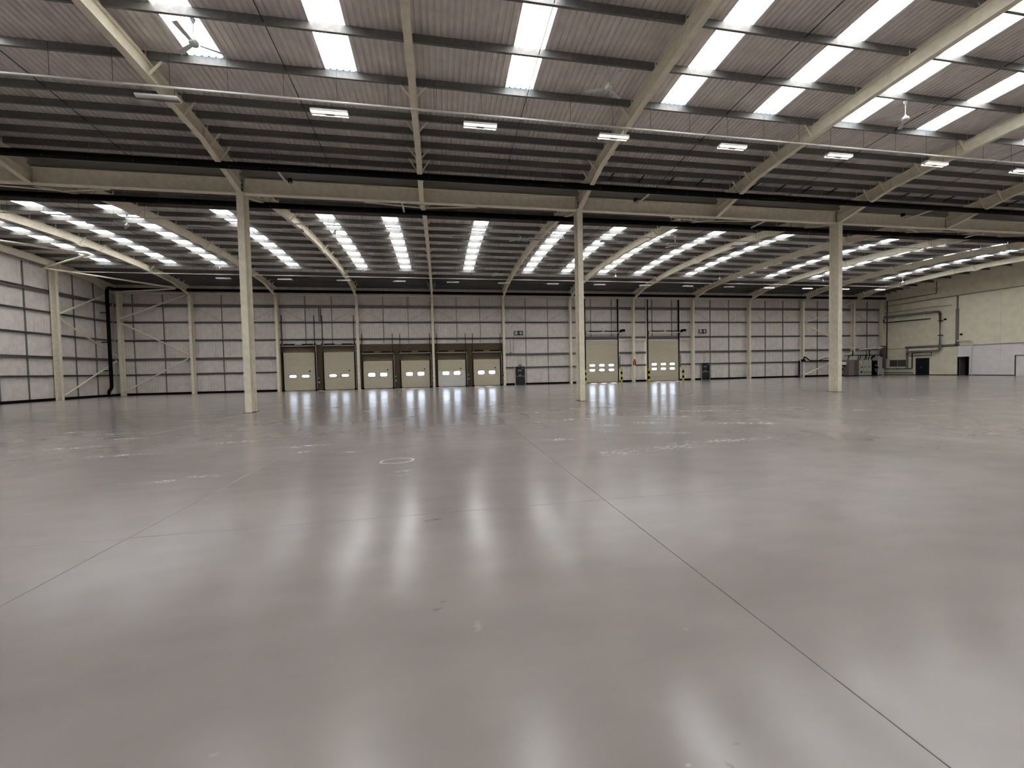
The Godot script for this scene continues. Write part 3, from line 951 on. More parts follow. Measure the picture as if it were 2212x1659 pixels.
# ------------------------------------------------------------------ rainwater pipes and trunking
func build_drainage() -> void:
	for q in [[18.72, 10.36, "thick black rainwater pipe hung in front of the valley beams", false], [22.78, 10.34, "thick black rainwater pipe hung behind the valley beams", true]]:
		var t := thing("rainwater_pipe", q[2], "pipe", "horizontal black rainwater pipes")
		var z: float = q[0]
		var y: float = q[1]
		for i in range(0, 12):
			var a := maxf(fx(i), X_LEFT + 0.3)
			var b := minf(fx(i + 1), X_RIGHT - 0.2)
			if not q[3] and (i < 1 or i > 9): continue
			var st := new_st(true)
			tube(st, [V(a, y, z), V(b, y, z)], 0.14, 14)
			put("pipe", st, mats.black_plastic, t)
			var x := a + 0.4
			while x < b - 0.1:
				var sh := new_st()
				bar(sh, V(x, y - 0.10, z - 0.12), V(x, y + 0.16, z - 0.06), 0.016, 0.012)
				bar(sh, V(x, y + 0.16, z - 0.06), V(x, y + 0.60, z), 0.012, 0.012)
				put("hanger", sh, mats.light_alu, t)
				x += 1.52
			if i > 0:
				plate(t, "clamp", fx(i) - 0.16, y + 0.125, z - 0.06, fx(i) + 0.16, y + 0.15, z + 0.06, mats.light_alu)
			if q[3]:
				plate(t, "support_rail", a + 0.02, y + 0.14, z - 0.03, b - 0.02, y + 0.17, z + 0.01, mats.light_alu)
		var xs := [-1.66, 19.43, 36.4] if q[3] else [-6.52, 10.48, 27.9]
		for x in xs:
			var s := 1.0 if q[3] else -1.0
			var so := new_st(true)
			tube(so, [V(x, 10.75, ZV + s * 0.24), V(x, 10.42, ZV + s * 0.26), V(x, 10.34, ZV + s * 0.33), V(x, 10.30, ZV + s * 0.5), V(x, 10.30, z - s * 0.1)], 0.05, 10)
			put("outlet_pipe", so, mats.white_paint, t)
			plate(t, "outlet_bracket", x - 0.07, 10.5, ZV + s * 0.16, x + 0.07, 10.7, ZV + s * 0.3, mats.dark_steel)
		at_base(t, V(0, y, z))
	var e := thing("rainwater_pipe", "thick black rainwater pipe along the eaves above the far wall", "pipe", "horizontal black rainwater pipes")
	for i in range(0, 12):
		var st := new_st(true)
		tube(st, [V(maxf(fx(i), X_LEFT + 0.5), 10.42, ZW - 0.72), V(minf(fx(i + 1), X_RIGHT - 0.3), 10.42, ZW - 0.72)], 0.15, 12)
		put("pipe", st, mats.black_plastic, e)
		if i > 0: plate(e, "clamp", fx(i) - 0.05, 10.4, ZW - 0.58, fx(i) + 0.05, 10.5, ZW - 0.5, mats.dark_steel)
	at_base(e, V(0, 10.42, ZW - 0.72))
	var d := thing("rainwater_pipe", "black downpipe with a kink at its foot in the left corner", "pipe")
	var sd := new_st(true)
	tube(sd, [V(-30.9, 10.42, 45.75), V(-30.9, 10.40, 45.2), V(-30.92, 10.25, 45.0), V(-30.95, 9.9, 44.95), V(-30.95, 1.0, 44.95), V(-30.98, 0.8, 44.93), V(-31.15, 0.5, 44.9), V(-31.18, 0.3, 44.9), V(-31.18, 0.0, 44.9)], 0.14, 12)
	put("pipe", sd, mats.black_plastic, d)
	for y in [2.5, 5.2, 8.0]: plate(d, "clip", -31.55, y - 0.04, 44.9, -30.85, y + 0.04, 45.0, mats.black_rubber)
	at_base(d, V(-31.1, 0, 44.9))

func build_trunking() -> void:
	for q in [[14.4, 10.6, RIDGE_NEAR, "thin white lighting trunking hung across the near roof", 1], [39.55, 10.6, RIDGE_FAR, "thin white lighting trunking hung before the far eaves", 0], [26.1, 10.6, RIDGE_FAR, "thin white lighting trunking hung in the middle of the far roof", 0]]:
		var t := thing("lighting_trunking", q[3], "trunking", "lighting trunking under the roof")
		var z: float = q[0]; var y: float = q[1]; var zc: float = q[2]
		for i in range(q[4], 12 if q[4] == 0 else 9):
			var a := maxf(fx(i), X_LEFT + 0.4)
			var b := minf(fx(i + 1), X_RIGHT - 0.3)
			var st := new_st()
			bevel_box(st, a + 0.01, y - 0.025, z - 0.03, b - 0.01, y + 0.025, z + 0.03, 0.006)
			put("trunking_length", st, mats.white_paint, t)
			var x := a + 0.7
			while x < b - 0.2:
				var s := new_st(true)
				tube(s, [V(x, y + 0.02, z), V(x, yt(z, zc) + 0.15, z)], 0.006, 5)
				put("hanger_rod", s, mats.dark_steel, t)
				x += 1.62
		at_base(t, V(0, y, z))

# ------------------------------------------------------------------ doors
func ring_frame(st: SurfaceTool, x0: float, y0: float, x1: float, y1: float, w: float, z0: float, z1: float) -> void:
	box(st, x0 - w, y0 - w, z0, x1 + w, y0, z1)
	box(st, x0 - w, y1, z0, x1 + w, y1 + w, z1)
	box(st, x0 - w, y0, z0, x0, y1, z1)
	box(st, x1, y0, z0, x1 + w, y1, z1)

func door_leaf(t: Node3D, x0: float, x1: float, h: float, n: int, panes: Array, mlow: Material, mhigh: Material, split: float) -> void:
	var z0 := ZW - 0.16
	var z1 := ZW - 0.11
	var hs := h / n
	for k in n:
		var ya := hs * k + (0.03 if k == 0 else 0.0)
		var yb := hs * (k + 1)
		var st := new_st()
		var here := []
		for p in panes:
			if p[1] > ya and p[3] < yb: here.append(p)
		if here.is_empty():
			bevel_box(st, x0, ya, z0, x1, yb, z1 - 0.012, 0.012)
			box(st, x0, ya, z1 - 0.012, x1, yb, z1)
		else:
			here.sort_custom(func(a, b): return a[0] < b[0])
			var lo: float = here[0][1]; var hi: float = here[0][3]
			box(st, x0, ya, z0, x1, lo, z1)
			box(st, x0, hi, z0, x1, yb, z1)
			var x := x0
			for p in here:
				box(st, x, lo, z0, p[0], hi, z1)
				x = p[2]
			box(st, x, lo, z0, x1, hi, z1)
		put("door_section", st, mlow if yb < split else mhigh, t)
	for p in panes:
		var w := new_st()
		ring_frame(w, p[0] + 0.02, p[1] + 0.02, p[2] - 0.02, p[3] - 0.02, 0.035, z0 - 0.02, z0)
		for c in [[p[0], p[1], 1, 1], [p[2], p[1], -1, 1], [p[0], p[3], 1, -1], [p[2], p[3], -1, -1]]:     # rounded corners of the gasket
			var cx: float = c[0] + c[2] * 0.018; var cy: float = c[1] + c[3] * 0.018
			prism(w, [Vector2(cx, cy), Vector2(cx + c[2] * 0.07, cy), Vector2(cx, cy + c[3] * 0.07)], z0 - 0.02, z0)
		var f := put("window_gasket", w, mats.black_rubber, t)
		var g := new_st()
		box(g, p[0] - 0.001, p[1] - 0.001, z0 + 0.022, p[2] + 0.001, p[3] + 0.001, z0 + 0.028)
		put("pane", g, mats.glass, f)
	plate(t, "bottom_seal", x0, 0.0, z0 - 0.005, x1, 0.03, z1, mats.black_rubber)

func build_doors() -> void:
	var tell := ["tall cream dock door with two small windows, leftmost of the row", "tall cream dock door with two small windows, second from left", "low cream dock door with two small windows, third from left", "low cream dock door with two small windows, fourth from left", "low dock door, cream above and white below, fifth from left", "low cream dock door with two small windows, last before the fire door"]
	for k in DOCKS.size():
		var d: Array = DOCKS[k]
		var t := structure("door_%d" % (k + 1), tell[k], "door")
		var x0: float = d[0]; var x1: float = d[1]; var h: float = d[2]; var top: float = d[3]
		var n := 7 if h > 3.5 else 5
		var ys := [1.36, 1.78]
		if n == 7: ys = [1.26, 1.66]
		ys = [1.34, 1.76] if n == 5 else [1.31, 1.69]
		var panes := [[x0 + 0.5, ys[0], x0 + 1.25, ys[1]], [x0 + 1.75, ys[0], x0 + 2.5, ys[1]]]
		if n == 7: n = 6
		var hs := h / n
		# keep the window row inside one section
		var r := int(1.55 / hs)
		for p in panes:
			p[1] = maxf(p[1], hs * r + 0.06); p[3] = minf(p[3], hs * (r + 1) - 0.06)
		door_leaf(t, x0, x1, h, n, panes, mats.door_white if k == 4 else mats.door_cream, mats.door_cream, 2.0)
		for s in [x0, x1]:
			var o := -0.10 if s == x0 else 0.0
			plate(t, "guide_track", s + o, 0.0, ZW - 0.24, s + o + 0.10, h + 0.05, ZW - 0.05, mats.black_rubber)
			var mid: float = s + o + 0.05
			plate(t, "upper_track", mid - 0.035, h + 0.05, ZW - 0.26, mid + 0.035, top, ZW - 0.16, mats.dark_steel)
		var ysh := 4.93 if h > 3.5 else 4.03
		var sh := new_st(true)
		tube(sh, [V(x0 - 0.15, ysh, ZW - 0.34), V(x1 + 0.22, ysh, ZW - 0.34)], 0.02, 8)
		put("shaft", sh, mats.light_alu, t)
		for s in [[x0 + 0.1, (x0 + x1) / 2 - 0.35], [(x0 + x1) / 2 + 0.35, x1 - 0.05]]:
			var sp := new_st(true)
			tube(sp, [V(s[0], ysh, ZW - 0.34), V(s[1], ysh, ZW - 0.34)], 0.055, 10)
			put("spring", sp, mats.black_rubber, t)
		plate(t, "spring_bracket", x0 - 0.12, ysh - 0.20, ZW - 0.36, x1 + 0.14, ysh - 0.13, ZW - 0.18, mats.light_alu)
		plate(t, "drum", x1 + 0.06, ysh - 0.11, ZW - 0.42, x1 + 0.18, ysh + 0.11, ZW - 0.26, mats.black_rubber)
		plate(t, "drum", x0 - 0.14, ysh - 0.10, ZW - 0.42, x0 - 0.04, ysh + 0.10, ZW - 0.26, mats.black_rubber)
		plate(t, "cable_post", x1 + 0.14, 0.0, ZW - 0.28, x1 + 0.19, h + 0.7, ZW - 0.2, mats.light_alu)
		plate(t, "control_box", x1 + 0.24, 1.1, ZW - 0.26, x1 + 0.44, 1.45, ZW - 0.1, mats.dark_steel)
		plate(t, "control_panel", x1 + 0.27, 1.22, ZW - 0.265, x1 + 0.39, 1.40, ZW - 0.26, mats.cabinet_pale)
		plate(t, "isolator", x1 + 0.27, 0.78, ZW - 0.2, x1 + 0.41, 0.95, ZW - 0.1, mats.cabinet_grey)
		plate(t, "lock_handle", x1 - 0.62, 2.0, ZW - 0.20, x1 - 0.48, 2.12, ZW - 0.16, mats.black_rubber)
		for s in [x0 - 0.2, x1 - 0.05]:
			plate(t, "floor_stop", s, 0.0, ZW - 0.34, s + 0.28, 0.12, ZW - 0.17, mats.black_rubber)
		at_base(t, V((x0 + x1) / 2, 0, ZW - 0.16))
	var tell2 := ["very tall level access door with six windows, beside the middle column", "very tall level access door with six windows, right of the red sign"]
	for k in LEVELS.size():
		var x0: float = LEVELS[k][0]; var x1: float = LEVELS[k][1]
		var t := structure("door_%d" % (7 + k), tell2[k], "door")
		var panes := []
		for c in [0.44, 1.66, 2.87]:
			for r in [[1.37, 1.78], [1.95, 2.37]]:
				panes.append([x0 + c, r[0], x0 + c + 0.71, r[1]])
		door_leaf(t, x0, x1, 5.12, 9, fit_rows(panes, 5.12 / 9), mats.door_cream, mats.door_cream, 0.0)
		for s in [x0, x1]:
			var o := -0.11 if s == x0 else 0.01
			plate(t, "guide_track", s + o, 0.0, ZW - 0.24, s + o + 0.10, 10.05, ZW - 0.05, mats.black_rubber)
			var e := -0.2 if s == x0 else 0.02
			plate(t, "jamb_post", s + e, 0.0, ZW - 0.12, s + e + 0.18, 10.05, ZW + 0.05, mats.steel_paint)
			var sb := new_st()
			bar(sb, V(s + o + 0.05, 5.6, ZW - 0.24), V(s + o + 0.05, 6.05, ZW - 0.5), 0.06, 0.10)
			put("shaft_bracket", sb, mats.dark_steel, t)
		var sh := new_st(true)
		tube(sh, [V(x0 - 0.15, 6.16, ZW - 0.45), V(x1 + 0.75, 6.16, ZW - 0.45)], 0.02, 8)
		put("shaft", sh, mats.dark_steel, t)
		for s in [[x0 + 0.35, x0 + 1.98], [x0 + 2.3, x1 - 0.2]]:
			var sp := new_st(true)
			tube(sp, [V(s[0], 6.17, ZW - 0.45), V((s[0] + s[1]) / 2, 6.14, ZW - 0.45), V(s[1], 6.17, ZW - 0.45)], 0.06, 10)
			put("spring", sp, mats.black_rubber, t)
		plate(t, "spring_bracket", x0 - 0.05, 5.93, ZW - 0.5, x1 + 0.12, 6.0, ZW - 0.4, mats.white_paint)
		plate(t, "motor", x1 + 0.2, 6.02, ZW - 0.6, x1 + 0.36, 6.32, ZW - 0.32, mats.black_rubber)
		plate(t, "motor_gear", x1 + 0.42, 6.1, ZW - 0.62, x1 + 0.78, 6.38, ZW - 0.36, mats.black_rubber)
		plate(t, "head_panel", x0 - 0.1, 5.13, ZW - 0.13, x1 + 0.1, 5.55, ZW + 0.02, mats.cabinet_dark)
		plate(t, "head_rail", x0 - 1.7, 5.08, ZW - 0.2, x0 - 0.22, 5.18, ZW - 0.1, mats.white_paint)
		plate(t, "head_rail", x1 + 0.22, 5.08, ZW - 0.2, x1 + 1.85, 5.18, ZW - 0.1, mats.white_paint)
		plate(t, "control_post", x1 + 0.24, 1.65, ZW - 0.2, x1 + 0.32, 3.2, ZW - 0.1, mats.grey_pipe)
		at_base(t, V((x0 + x1) / 2, 0, ZW - 0.16))
	var tell3 := ["dark navy fire exit door with push bar, near the dock doors", "dark navy fire exit door with push bar, further right beside pale cladding"]
	for k in FIRES.size():
		var x0: float = FIRES[k][0]; var x1: float = FIRES[k][1]
		var t := structure("door_%d" % (9 + k), tell3[k], "door")
		var st := new_st()
		bevel_box(st, x0 - 0.01, 0.0, ZW - 0.06, x1 + 0.01, 2.13, ZW, 0.01)
		put("leaf", st, mats.navy, t)
		plate(t, "frame", x0 - 0.06, 0, ZW - 0.1, x0, 2.14, ZW + 0.1, mats.light_alu)
		plate(t, "frame", x1, 0, ZW - 0.1, x1 + 0.06, 2.14, ZW + 0.1, mats.light_alu)
		plate(t, "frame", x0 - 0.06, 2.08, ZW - 0.09, x1 + 0.06, 2.14, ZW + 0.1, mats.navy)
		var b := new_st(true)
		tube(b, [V(x0 + 0.12, 1.0, ZW - 0.13), V(x1 - 0.12, 1.0, ZW - 0.13)], 0.018, 8)
		put("push_bar", b, mats.light_alu, t)
		plate(t, "bar_end", x0 + 0.1, 0.95, ZW - 0.14, x0 + 0.15, 1.06, ZW - 0.06, mats.light_alu)
		plate(t, "bar_end", x1 - 0.15, 0.95, ZW - 0.14, x1 - 0.1, 1.06, ZW - 0.06, mats.light_alu)
		plate(t, "door_closer", x1 - 0.38, 1.9, ZW - 0.12, x1 - 0.12, 1.97, ZW - 0.06, mats.light_alu)
		plate(t, "notice", x0 + 0.28, 1.58, ZW - 0.068, x0 + 0.72, 1.78, ZW - 0.06, mats.cabinet_mauve)
		plate(t, "notice", x0 + 0.38, 1.08, ZW - 0.068, x0 + 0.68, 1.16, ZW - 0.06, mats.cabinet_pale)
		plate(t, "kick_post", x0 - 0.12, 0, ZW - 0.2, x0 - 0.07, 2.1, ZW - 0.12, mats.light_alu)
		at_base(t, V((x0 + x1) / 2, 0, ZW))
		var l := thing("emergency_light", "small emergency light box above the left fire exit door" if k == 0 else "small pale emergency light box above the right fire exit door", "light")
		plate(l, "housing", x0 + 0.35, 2.2, ZW - 0.1, x0 + 0.72, 2.34, ZW, mats.dark_steel if k == 0 else mats.white_paint)
		plate(l, "lens", x0 + 0.37, 2.21, ZW - 0.12, x0 + 0.70, 2.32, ZW - 0.1, mats.cabinet_dark if k == 0 else mats.lamp_diffuser)
		for c in [0.38, 0.58]:
			plate(l, "conduit", x0 + c - 0.012, 2.34, ZW + 0.04, x0 + c + 0.012, 3.42, ZW + 0.065, mats.grey_pipe)
		at_base(l, V(x0 + 0.5, 2.2, ZW - 0.05))
	# doors in the right gable wall
	var tell4 := ["closed dark navy door in the right gable wall", "open dark doorway at the edge of the white wall paint", "white framed doorway cut by the right picture edge"]
	for k in RIGHT_DOORS.size():
		var d: Array = RIGHT_DOORS[k]
		var t := structure("door_%d" % (11 + k), tell4[k], "door")
		var dark: bool = k == 0
		var m: Material = mats.navy if k < 2 else mats.cabinet_dark
		for s in [[d[0] - 0.05, d[0] + 0.03, 0.0, d[2] + 0.05], [d[1] - 0.03, d[1] + 0.05, 0.0, d[2] + 0.05], [d[0], d[1], d[2] - 0.03, d[2] + 0.05]]:
			plate(t, "frame", X_RIGHT - 0.02, s[2], s[0], X_RIGHT + 0.16, s[3], s[1], m)
		if dark:
			for s in [[d[0] + 0.03, (d[0] + d[1]) / 2 - 0.003], [(d[0] + d[1]) / 2 + 0.003, d[1] - 0.03]]:
				plate(t, "leaf", X_RIGHT + 0.02, 0.0, s[0], X_RIGHT + 0.07, d[2] - 0.03, s[1], mats.navy)
			plate(t, "handle", X_RIGHT - 0.04, 0.98, (d[0] + d[1]) / 2 + 0.06, X_RIGHT + 0.02, 1.03, (d[0] + d[1]) / 2 + 0.2, mats.light_alu)
		elif k == 1:
			plate(t, "leaf", X_RIGHT + 0.16, 0.01, d[1] - 0.08, X_RIGHT + 1.05, d[2] - 0.05, d[1] - 0.04, mats.cabinet_mauve)
			plate(t, "passage_floor", X_RIGHT + 0.2, -0.05, d[0] - 1.0, X_RIGHT + 3.0, 0.0, d[1] + 1.0, mats.joint_bed)
			plate(t, "passage_wall", X_RIGHT + 2.6, 0, d[0] - 1.0, X_RIGHT + 2.7, 2.6, d[1] + 1.0, mats.cabinet_dark)
			plate(t, "passage_wall", X_RIGHT + 0.2, 0, d[1] + 0.9, X_RIGHT + 2.7, 2.6, d[1] + 1.0, mats.cabinet_dark)
			plate(t, "passage_wall", X_RIGHT + 0.2, 0, d[0] - 1.0, X_RIGHT + 2.7, 2.6, d[0] - 0.9, mats.cabinet_dark)
			plate(t, "passage_ceiling", X_RIGHT + 0.2, 2.6, d[0] - 1.0, X_RIGHT + 2.7, 2.7, d[1] + 1.0, mats.cabinet_dark)
		else:
			plate(t, "leaf", X_RIGHT + 0.05, 0.0, d[0] + 0.03, X_RIGHT + 0.1, d[2] - 0.03, d[1] - 0.03, mats.white_board)
			plate(t, "handle", X_RIGHT + 0.01, 0.98, d[0] + 0.1, X_RIGHT + 0.05, 1.03, d[0] + 0.24, mats.light_alu)
		at_base(t, V(X_RIGHT, 0, (d[0] + d[1]) / 2))

func fit_rows(panes: Array, hs: float) -> Array:
	for p in panes:
		var r := int(((p[1] + p[3]) / 2) / hs)
		p[1] = maxf(p[1], hs * r + 0.04)
		p[3] = minf(p[3], hs * (r + 1) - 0.04)
	return panes

# ------------------------------------------------------------------ services on the right gable wall
func build_right_wall_services() -> void:
	var W := X_RIGHT - 0.021
	var X := X_RIGHT - 0.33
	var t := thing("insulated_pipe", "thick silver insulated pipe bending down the right gable wall", "pipe")
	var st := new_st(true)
	tube(st, [V(X, 7.85, 45.95), V(X, 7.82, 40.1), V(X, 7.76, 39.8), V(X, 7.5, 39.66), V(X, 3.3, 39.62), V(X, 3.08, 39.72), V(X, 3.0, 40.0), V(X, 3.02, 43.2)], 0.13, 12)
	put("pipe", st, mats.grey_pipe, t)
	for z in [45.0, 43.2, 41.2]: plate(t, "pipe_clip", X - 0.15, 7.68, z - 0.05, W, 7.98, z + 0.05, mats.light_alu)
	for y in [6.6, 4.85]: plate(t, "pipe_clip", X - 0.15, y - 0.05, 39.49, W, y + 0.05, 39.77, mats.dark_steel)
	at_base(t, V(X, 3, 39.6))
	var p := thing("service_pipe", "thin dark pipe below the insulated pipe on the gable", "pipe")
	var s1 := new_st(true)
	tube(s1, [V(X, 7.6, 46.0), V(X, 7.25, 46.0), V(X, 7.12, 45.9), V(X, 7.0, 40.8)], 0.07, 8)
	put("pipe", s1, mats.dark_steel, p)
	plate(p, "pipe_end", X - 0.1, 6.92, 40.7, X + 0.1, 7.08, 40.85, mats.grey_pipe)
	at_base(p, V(X, 7, 43.5))
	var c := thing("cable_conduit", "thin conduit line above the insulated pipe on the gable", "conduit")
	var s2 := new_st(true)
	tube(s2, [V(X + 0.1, 8.4, 46.0), V(X + 0.1, 8.45, 40.6), V(X + 0.1, 8.35, 38.6)], 0.035, 6)
	put("conduit", s2, mats.grey_pipe, c)
	var s3 := new_st(true)
	tube(s3, [V(X + 0.1, 8.22, 46.0), V(X + 0.1, 8.2, 39.0)], 0.02, 6)
	put("conduit", s3, mats.white_paint, c)
	at_base(c, V(X, 8.4, 42))
	var k := thing("cable_trunking", "wide grey cable trunking stepping down the gable to the floor", "trunking")
	var run := [[9.32, 38.12, 7.76, 38.12, 0.05], [7.76, 38.12, 3.62, 38.12, 0.12], [3.62, 38.0, 3.62, 43.4, 0.10], [3.62, 43.3, 0.95, 43.3, 0.11]]
	for r in run:
		var sk := new_st()
		var w: float = r[4]
		box(sk, W - 0.14, minf(r[0], r[2]) - w, minf(r[1], r[3]) - w, W, maxf(r[0], r[2]) + w, maxf(r[1], r[3]) + w)
		put("trunking_length", sk, mats.grey_pipe, k)
	at_base(k, V(W, 0.9, 40))
	var w := thing("water_pipe", "white pipe looping over the open doorway on the gable", "pipe")
	var s4 := new_st(true)
	tube(s4, [V(X + 0.1, 4.08, 38.05), V(X + 0.1, 4.04, 36.85), V(X + 0.1, 3.95, 36.7), V(X + 0.1, 3.8, 36.66), V(X + 0.1, 0.05, 36.66)], 0.055, 8)
	put("pipe", s4, mats.white_paint, w)
	at_base(w, V(X, 0, 36.66))
	var r2 := thing("trim_1", "long thin grey ledge high on the right gable wall", "trim")
	r2.set_meta("kind", "structure")
	plate(r2, "ledge", W - 0.06, 9.36, 6.0, W, 9.44, 41.2, mats.grey_pipe)
	var r3 := thing("trim_2", "thin grey strip between cream and white boards on the gable", "trim")
	r3.set_meta("kind", "structure")
	plate(r3, "strip", W - 0.04, 3.44, 6.0, W, 3.50, 36.6, mats.grey_pipe)
	var b := thing("steel_frame", "thin dark frame outline near the top corner of the gable", "frame")
	for q in [[10.0, 45.85, 10.06, 40.2], [2.2, 45.75, 10.0, 45.85], [10.06, 40.2, 11.5, 40.24]]:
		plate(b, "frame_bar", W - 0.05, minf(q[0], q[2]), minf(q[1], q[3]), W, maxf(q[0], q[2]), maxf(q[1], q[3]), mats.dark_steel)
	at_base(b, V(W, 2.2, 43))
	var l := thing("louvre_panel", "grey double louvre panel low on the gable by the corner", "vent")
	for q in [[43.5, 44.42], [44.5, 45.4]]:
		plate(l, "frame", W - 0.05, 1.12, q[0], W, 2.0, q[1], mats.louvre_grey)
		for n in 7:
			var sl := new_st()
			bar(sl, V(W - 0.07, 1.2 + 0.11 * n, q[0] + 0.05), V(W - 0.07, 1.2 + 0.11 * n, q[1] - 0.05), 0.05, 0.03)
			put("slat", sl, mats.louvre_grey, l)
	at_base(l, V(W, 1.12, 44.4))
	var lp := thing("low_pipework", "dark pipe run low along the gable to the navy door", "pipe")
	for q in [[[0.82, 45.95], [0.82, 42.75], [0.9, 42.62], [2.75, 42.62], [2.86, 42.5], [2.9, 40.6], [2.8, 40.52], [2.47, 40.52], [2.47, 42.9]], [[0.30, 45.95], [0.30, 42.5]]]:
		var sq := new_st(true)
		var pts := []
		for e in q: pts.append(V(X + 0.08, e[0], e[1]))
		tube(sq, pts, 0.05, 8)
		put("pipe", sq, mats.dark_steel, lp)
	for z in [43.0, 44.4, 45.6]: plate(lp, "pipe_clip", X + 0.02, 0.74, z - 0.04, W, 0.9, z + 0.04, mats.grey_pipe)
	at_base(lp, V(X, 0.3, 44))
	for q in [[6.75, 39.3, "small dark box beside the insulated pipe on the gable"], [4.8, 37.75, "small dark box right of the wide trunking on the gable"]]:
		var j := thing("junction_box", q[2], "box")
		plate(j, "body", W - 0.12, q[0] - 0.1, q[1] - 0.1, W, q[0] + 0.1, q[1] + 0.1, mats.dark_steel)
		plate(j, "lid", W - 0.135, q[0] - 0.08, q[1] - 0.08, W - 0.12, q[0] + 0.08, q[1] + 0.08, mats.black_rubber)
		at_base(j, V(W, q[0], q[1]))

# ------------------------------------------------------------------ electrical plant in the right far corner
func cabinet(label: String, x0: float, x1: float, y1: float, z0: float, z1: float, m: Material) -> Node3D:
	var t := thing("electrical_cabinet", label, "cabinet", "cabinets in the right far corner")
	var st := new_st()
	bevel_box(st, x0, 0.08, z0 + 0.03, x1, y1, z1, 0.012)
	put("body", st, m, t)
	plate(t, "plinth", x0 + 0.02, 0, z0 + 0.05, x1 - 0.02, 0.08, z1, mats.black_rubber)
	return t

func build_plant() -> void:
	var a := cabinet("plain mauve grey cabinet, left end of the cabinet row", 53.1, 53.9, 2.15, 44.9, 45.7, mats.cabinet_mauve)
	plate(a, "door", 53.13, 0.12, 44.91, 53.87, 2.1, 44.93, mats.cabinet_mauve)
	at_base(a, V(53.5, 0, 45.3))
	var b := cabinet("darker mauve cabinet, second in the cabinet row", 53.92, 54.64, 2.12, 44.9, 45.7, mats.cabinet_dark)
	plate(b, "door", 53.95, 0.12, 44.91, 54.61, 2.08, 44.93, mats.cabinet_dark)
	at_base(b, V(54.3, 0, 45.3))
	var c := cabinet("wide pale switchboard with rows of dark switches", 54.68, 56.68, 2.08, 44.9, 45.7, mats.cabinet_grey)
	for k in 3:
		for r in 3:
			plate(c, "door", 54.71 + 0.655 * k, 0.12 + 0.655 * r, 44.905, 54.71 + 0.655 * k + 0.635, 0.12 + 0.655 * r + 0.635, 44.93, mats.cabinet_grey)
	for q in [[54.95, 1.1, 0.3, 0.09], [55.55, 1.12, 0.12, 0.1], [56.2, 1.12, 0.14, 0.1], [54.9, 0.4, 0.26, 0.2], [55.4, 0.4, 0.12, 0.14], [55.75, 0.38, 0.12, 0.14], [56.05, 0.4, 0.12, 0.14], [56.4, 0.4, 0.12, 0.14], [55.2, 1.8, 0.08, 0.1]]:
		plate(c, "switch", q[0], q[1], 44.88, q[0] + q[2], q[1] + q[3], 44.905, mats.black_rubber)
	var dial := new_st(true)
	tube(dial, [V(54.98, 1.8, 44.91), V(54.98, 1.8, 44.87)], 0.11, 16)
	put("dial", dial, mats.white_paint, c)
	at_base(c, V(55.7, 0, 45.3))
	var d := thing("pump_set", "tall black machine with pale gauges between the cabinets", "machine")
	var st := new_st()
	bevel_box(st, 56.78, 0.0, 44.9, 57.6, 2.0, 45.6, 0.03)
	put("body", st, mats.black_rubber, d)
	var s1 := new_st(true)
	tube(s1, [V(57.0, 2.0, 45.2), V(57.0, 2.35, 45.2), V(57.2, 2.55, 45.2), V(57.5, 2.55, 45.2)], 0.1, 10)
	put("duct", s1, mats.black_rubber, d)
	for q in [[57.3, 1.35], [57.25, 0.85], [57.35, 0.6]]:
		var sg := new_st(true)
		tube(sg, [V(q[0], q[1], 44.91), V(q[0], q[1], 44.86)], 0.08, 12)
		put("gauge", sg, mats.cabinet_grey, d)
	plate(d, "valve", 57.4, 0.95, 44.8, 57.65, 1.15, 44.92, mats.black_rubber)
	at_base(d, V(57.2, 0, 45.2))
	var e := cabinet("narrow pale cabinet, tallest at the right of the row", 57.72, 58.4, 2.42, 44.9, 45.7, mats.cabinet_pale)
	plate(e, "door", 57.75, 0.12, 44.91, 58.37, 2.38, 44.93, mats.cabinet_pale)
	at_base(e, V(58.0, 0, 45.3))
	var f := thing("cable_tray", "dark cable tray with looping cables over the cabinet row", "tray")
	plate(f, "tray", 53.1, 2.68, 45.2, 58.75, 2.78, 45.6, mats.black_rubber)
	for x in [53.4, 55.0, 55.25, 56.1, 56.7]:
		var sc := new_st(true)
		tube(sc, [V(x, 2.72, 45.2), V(x - 0.12, 2.66, 45.1), V(x - 0.2, 2.45, 45.1), V(x - 0.2, 2.1, 45.2)], 0.045, 8)
		put("cable", sc, mats.black_rubber, f)
	for x in [54.2, 56.9, 58.6]: plate(f, "drop_post", x - 0.04, 2.78, 45.35, x + 0.04, 3.45, 45.43, mats.dark_steel)
	at_base(f, V(56, 2.68, 45.4))
	var g := thing("wall_unit", "white box unit on the wall right of the right column", "box")
	plate(g, "body", 52.2, 1.5, 45.2, 53.0, 1.88, 45.7, mats.white_paint)
	plate(g, "underside", 52.22, 1.32, 45.25, 52.98, 1.5, 45.7, mats.black_rubber)
	plate(g, "bracket", 52.3, 0.2, 45.5, 52.5, 1.32, 45.7, mats.cabinet_mauve)
	plate(g, "pump", 52.75, 0.75, 45.3, 53.0, 1.15, 45.7, mats.cabinet_mauve)
	at_base(g, V(52.6, 0.2, 45.5))
	var h := thing("hanging_cables", "black cables sagging along the wall left of the right column", "cable")
	var sh := new_st(true)
	tube(sh, [V(47.0, 2.25, 45.9), V(47.25, 2.7, 45.9), V(47.5, 2.6, 45.9), V(48.1, 2.2, 45.9), V(49.2, 2.1, 45.9), V(50.2, 2.35, 45.9), V(51.2, 2.5, 45.9)], 0.045, 8)
	put("cable", sh, mats.black_rubber, h)
	var sh2 := new_st(true)
	tube(sh2, [V(47.0, 2.2, 45.95), V(47.4, 2.65, 45.95), V(48.3, 2.05, 45.95), V(49.0, 2.15, 45.95), V(50.6, 2.15, 45.95), V(51.3, 2.15, 45.95)], 0.06, 8)
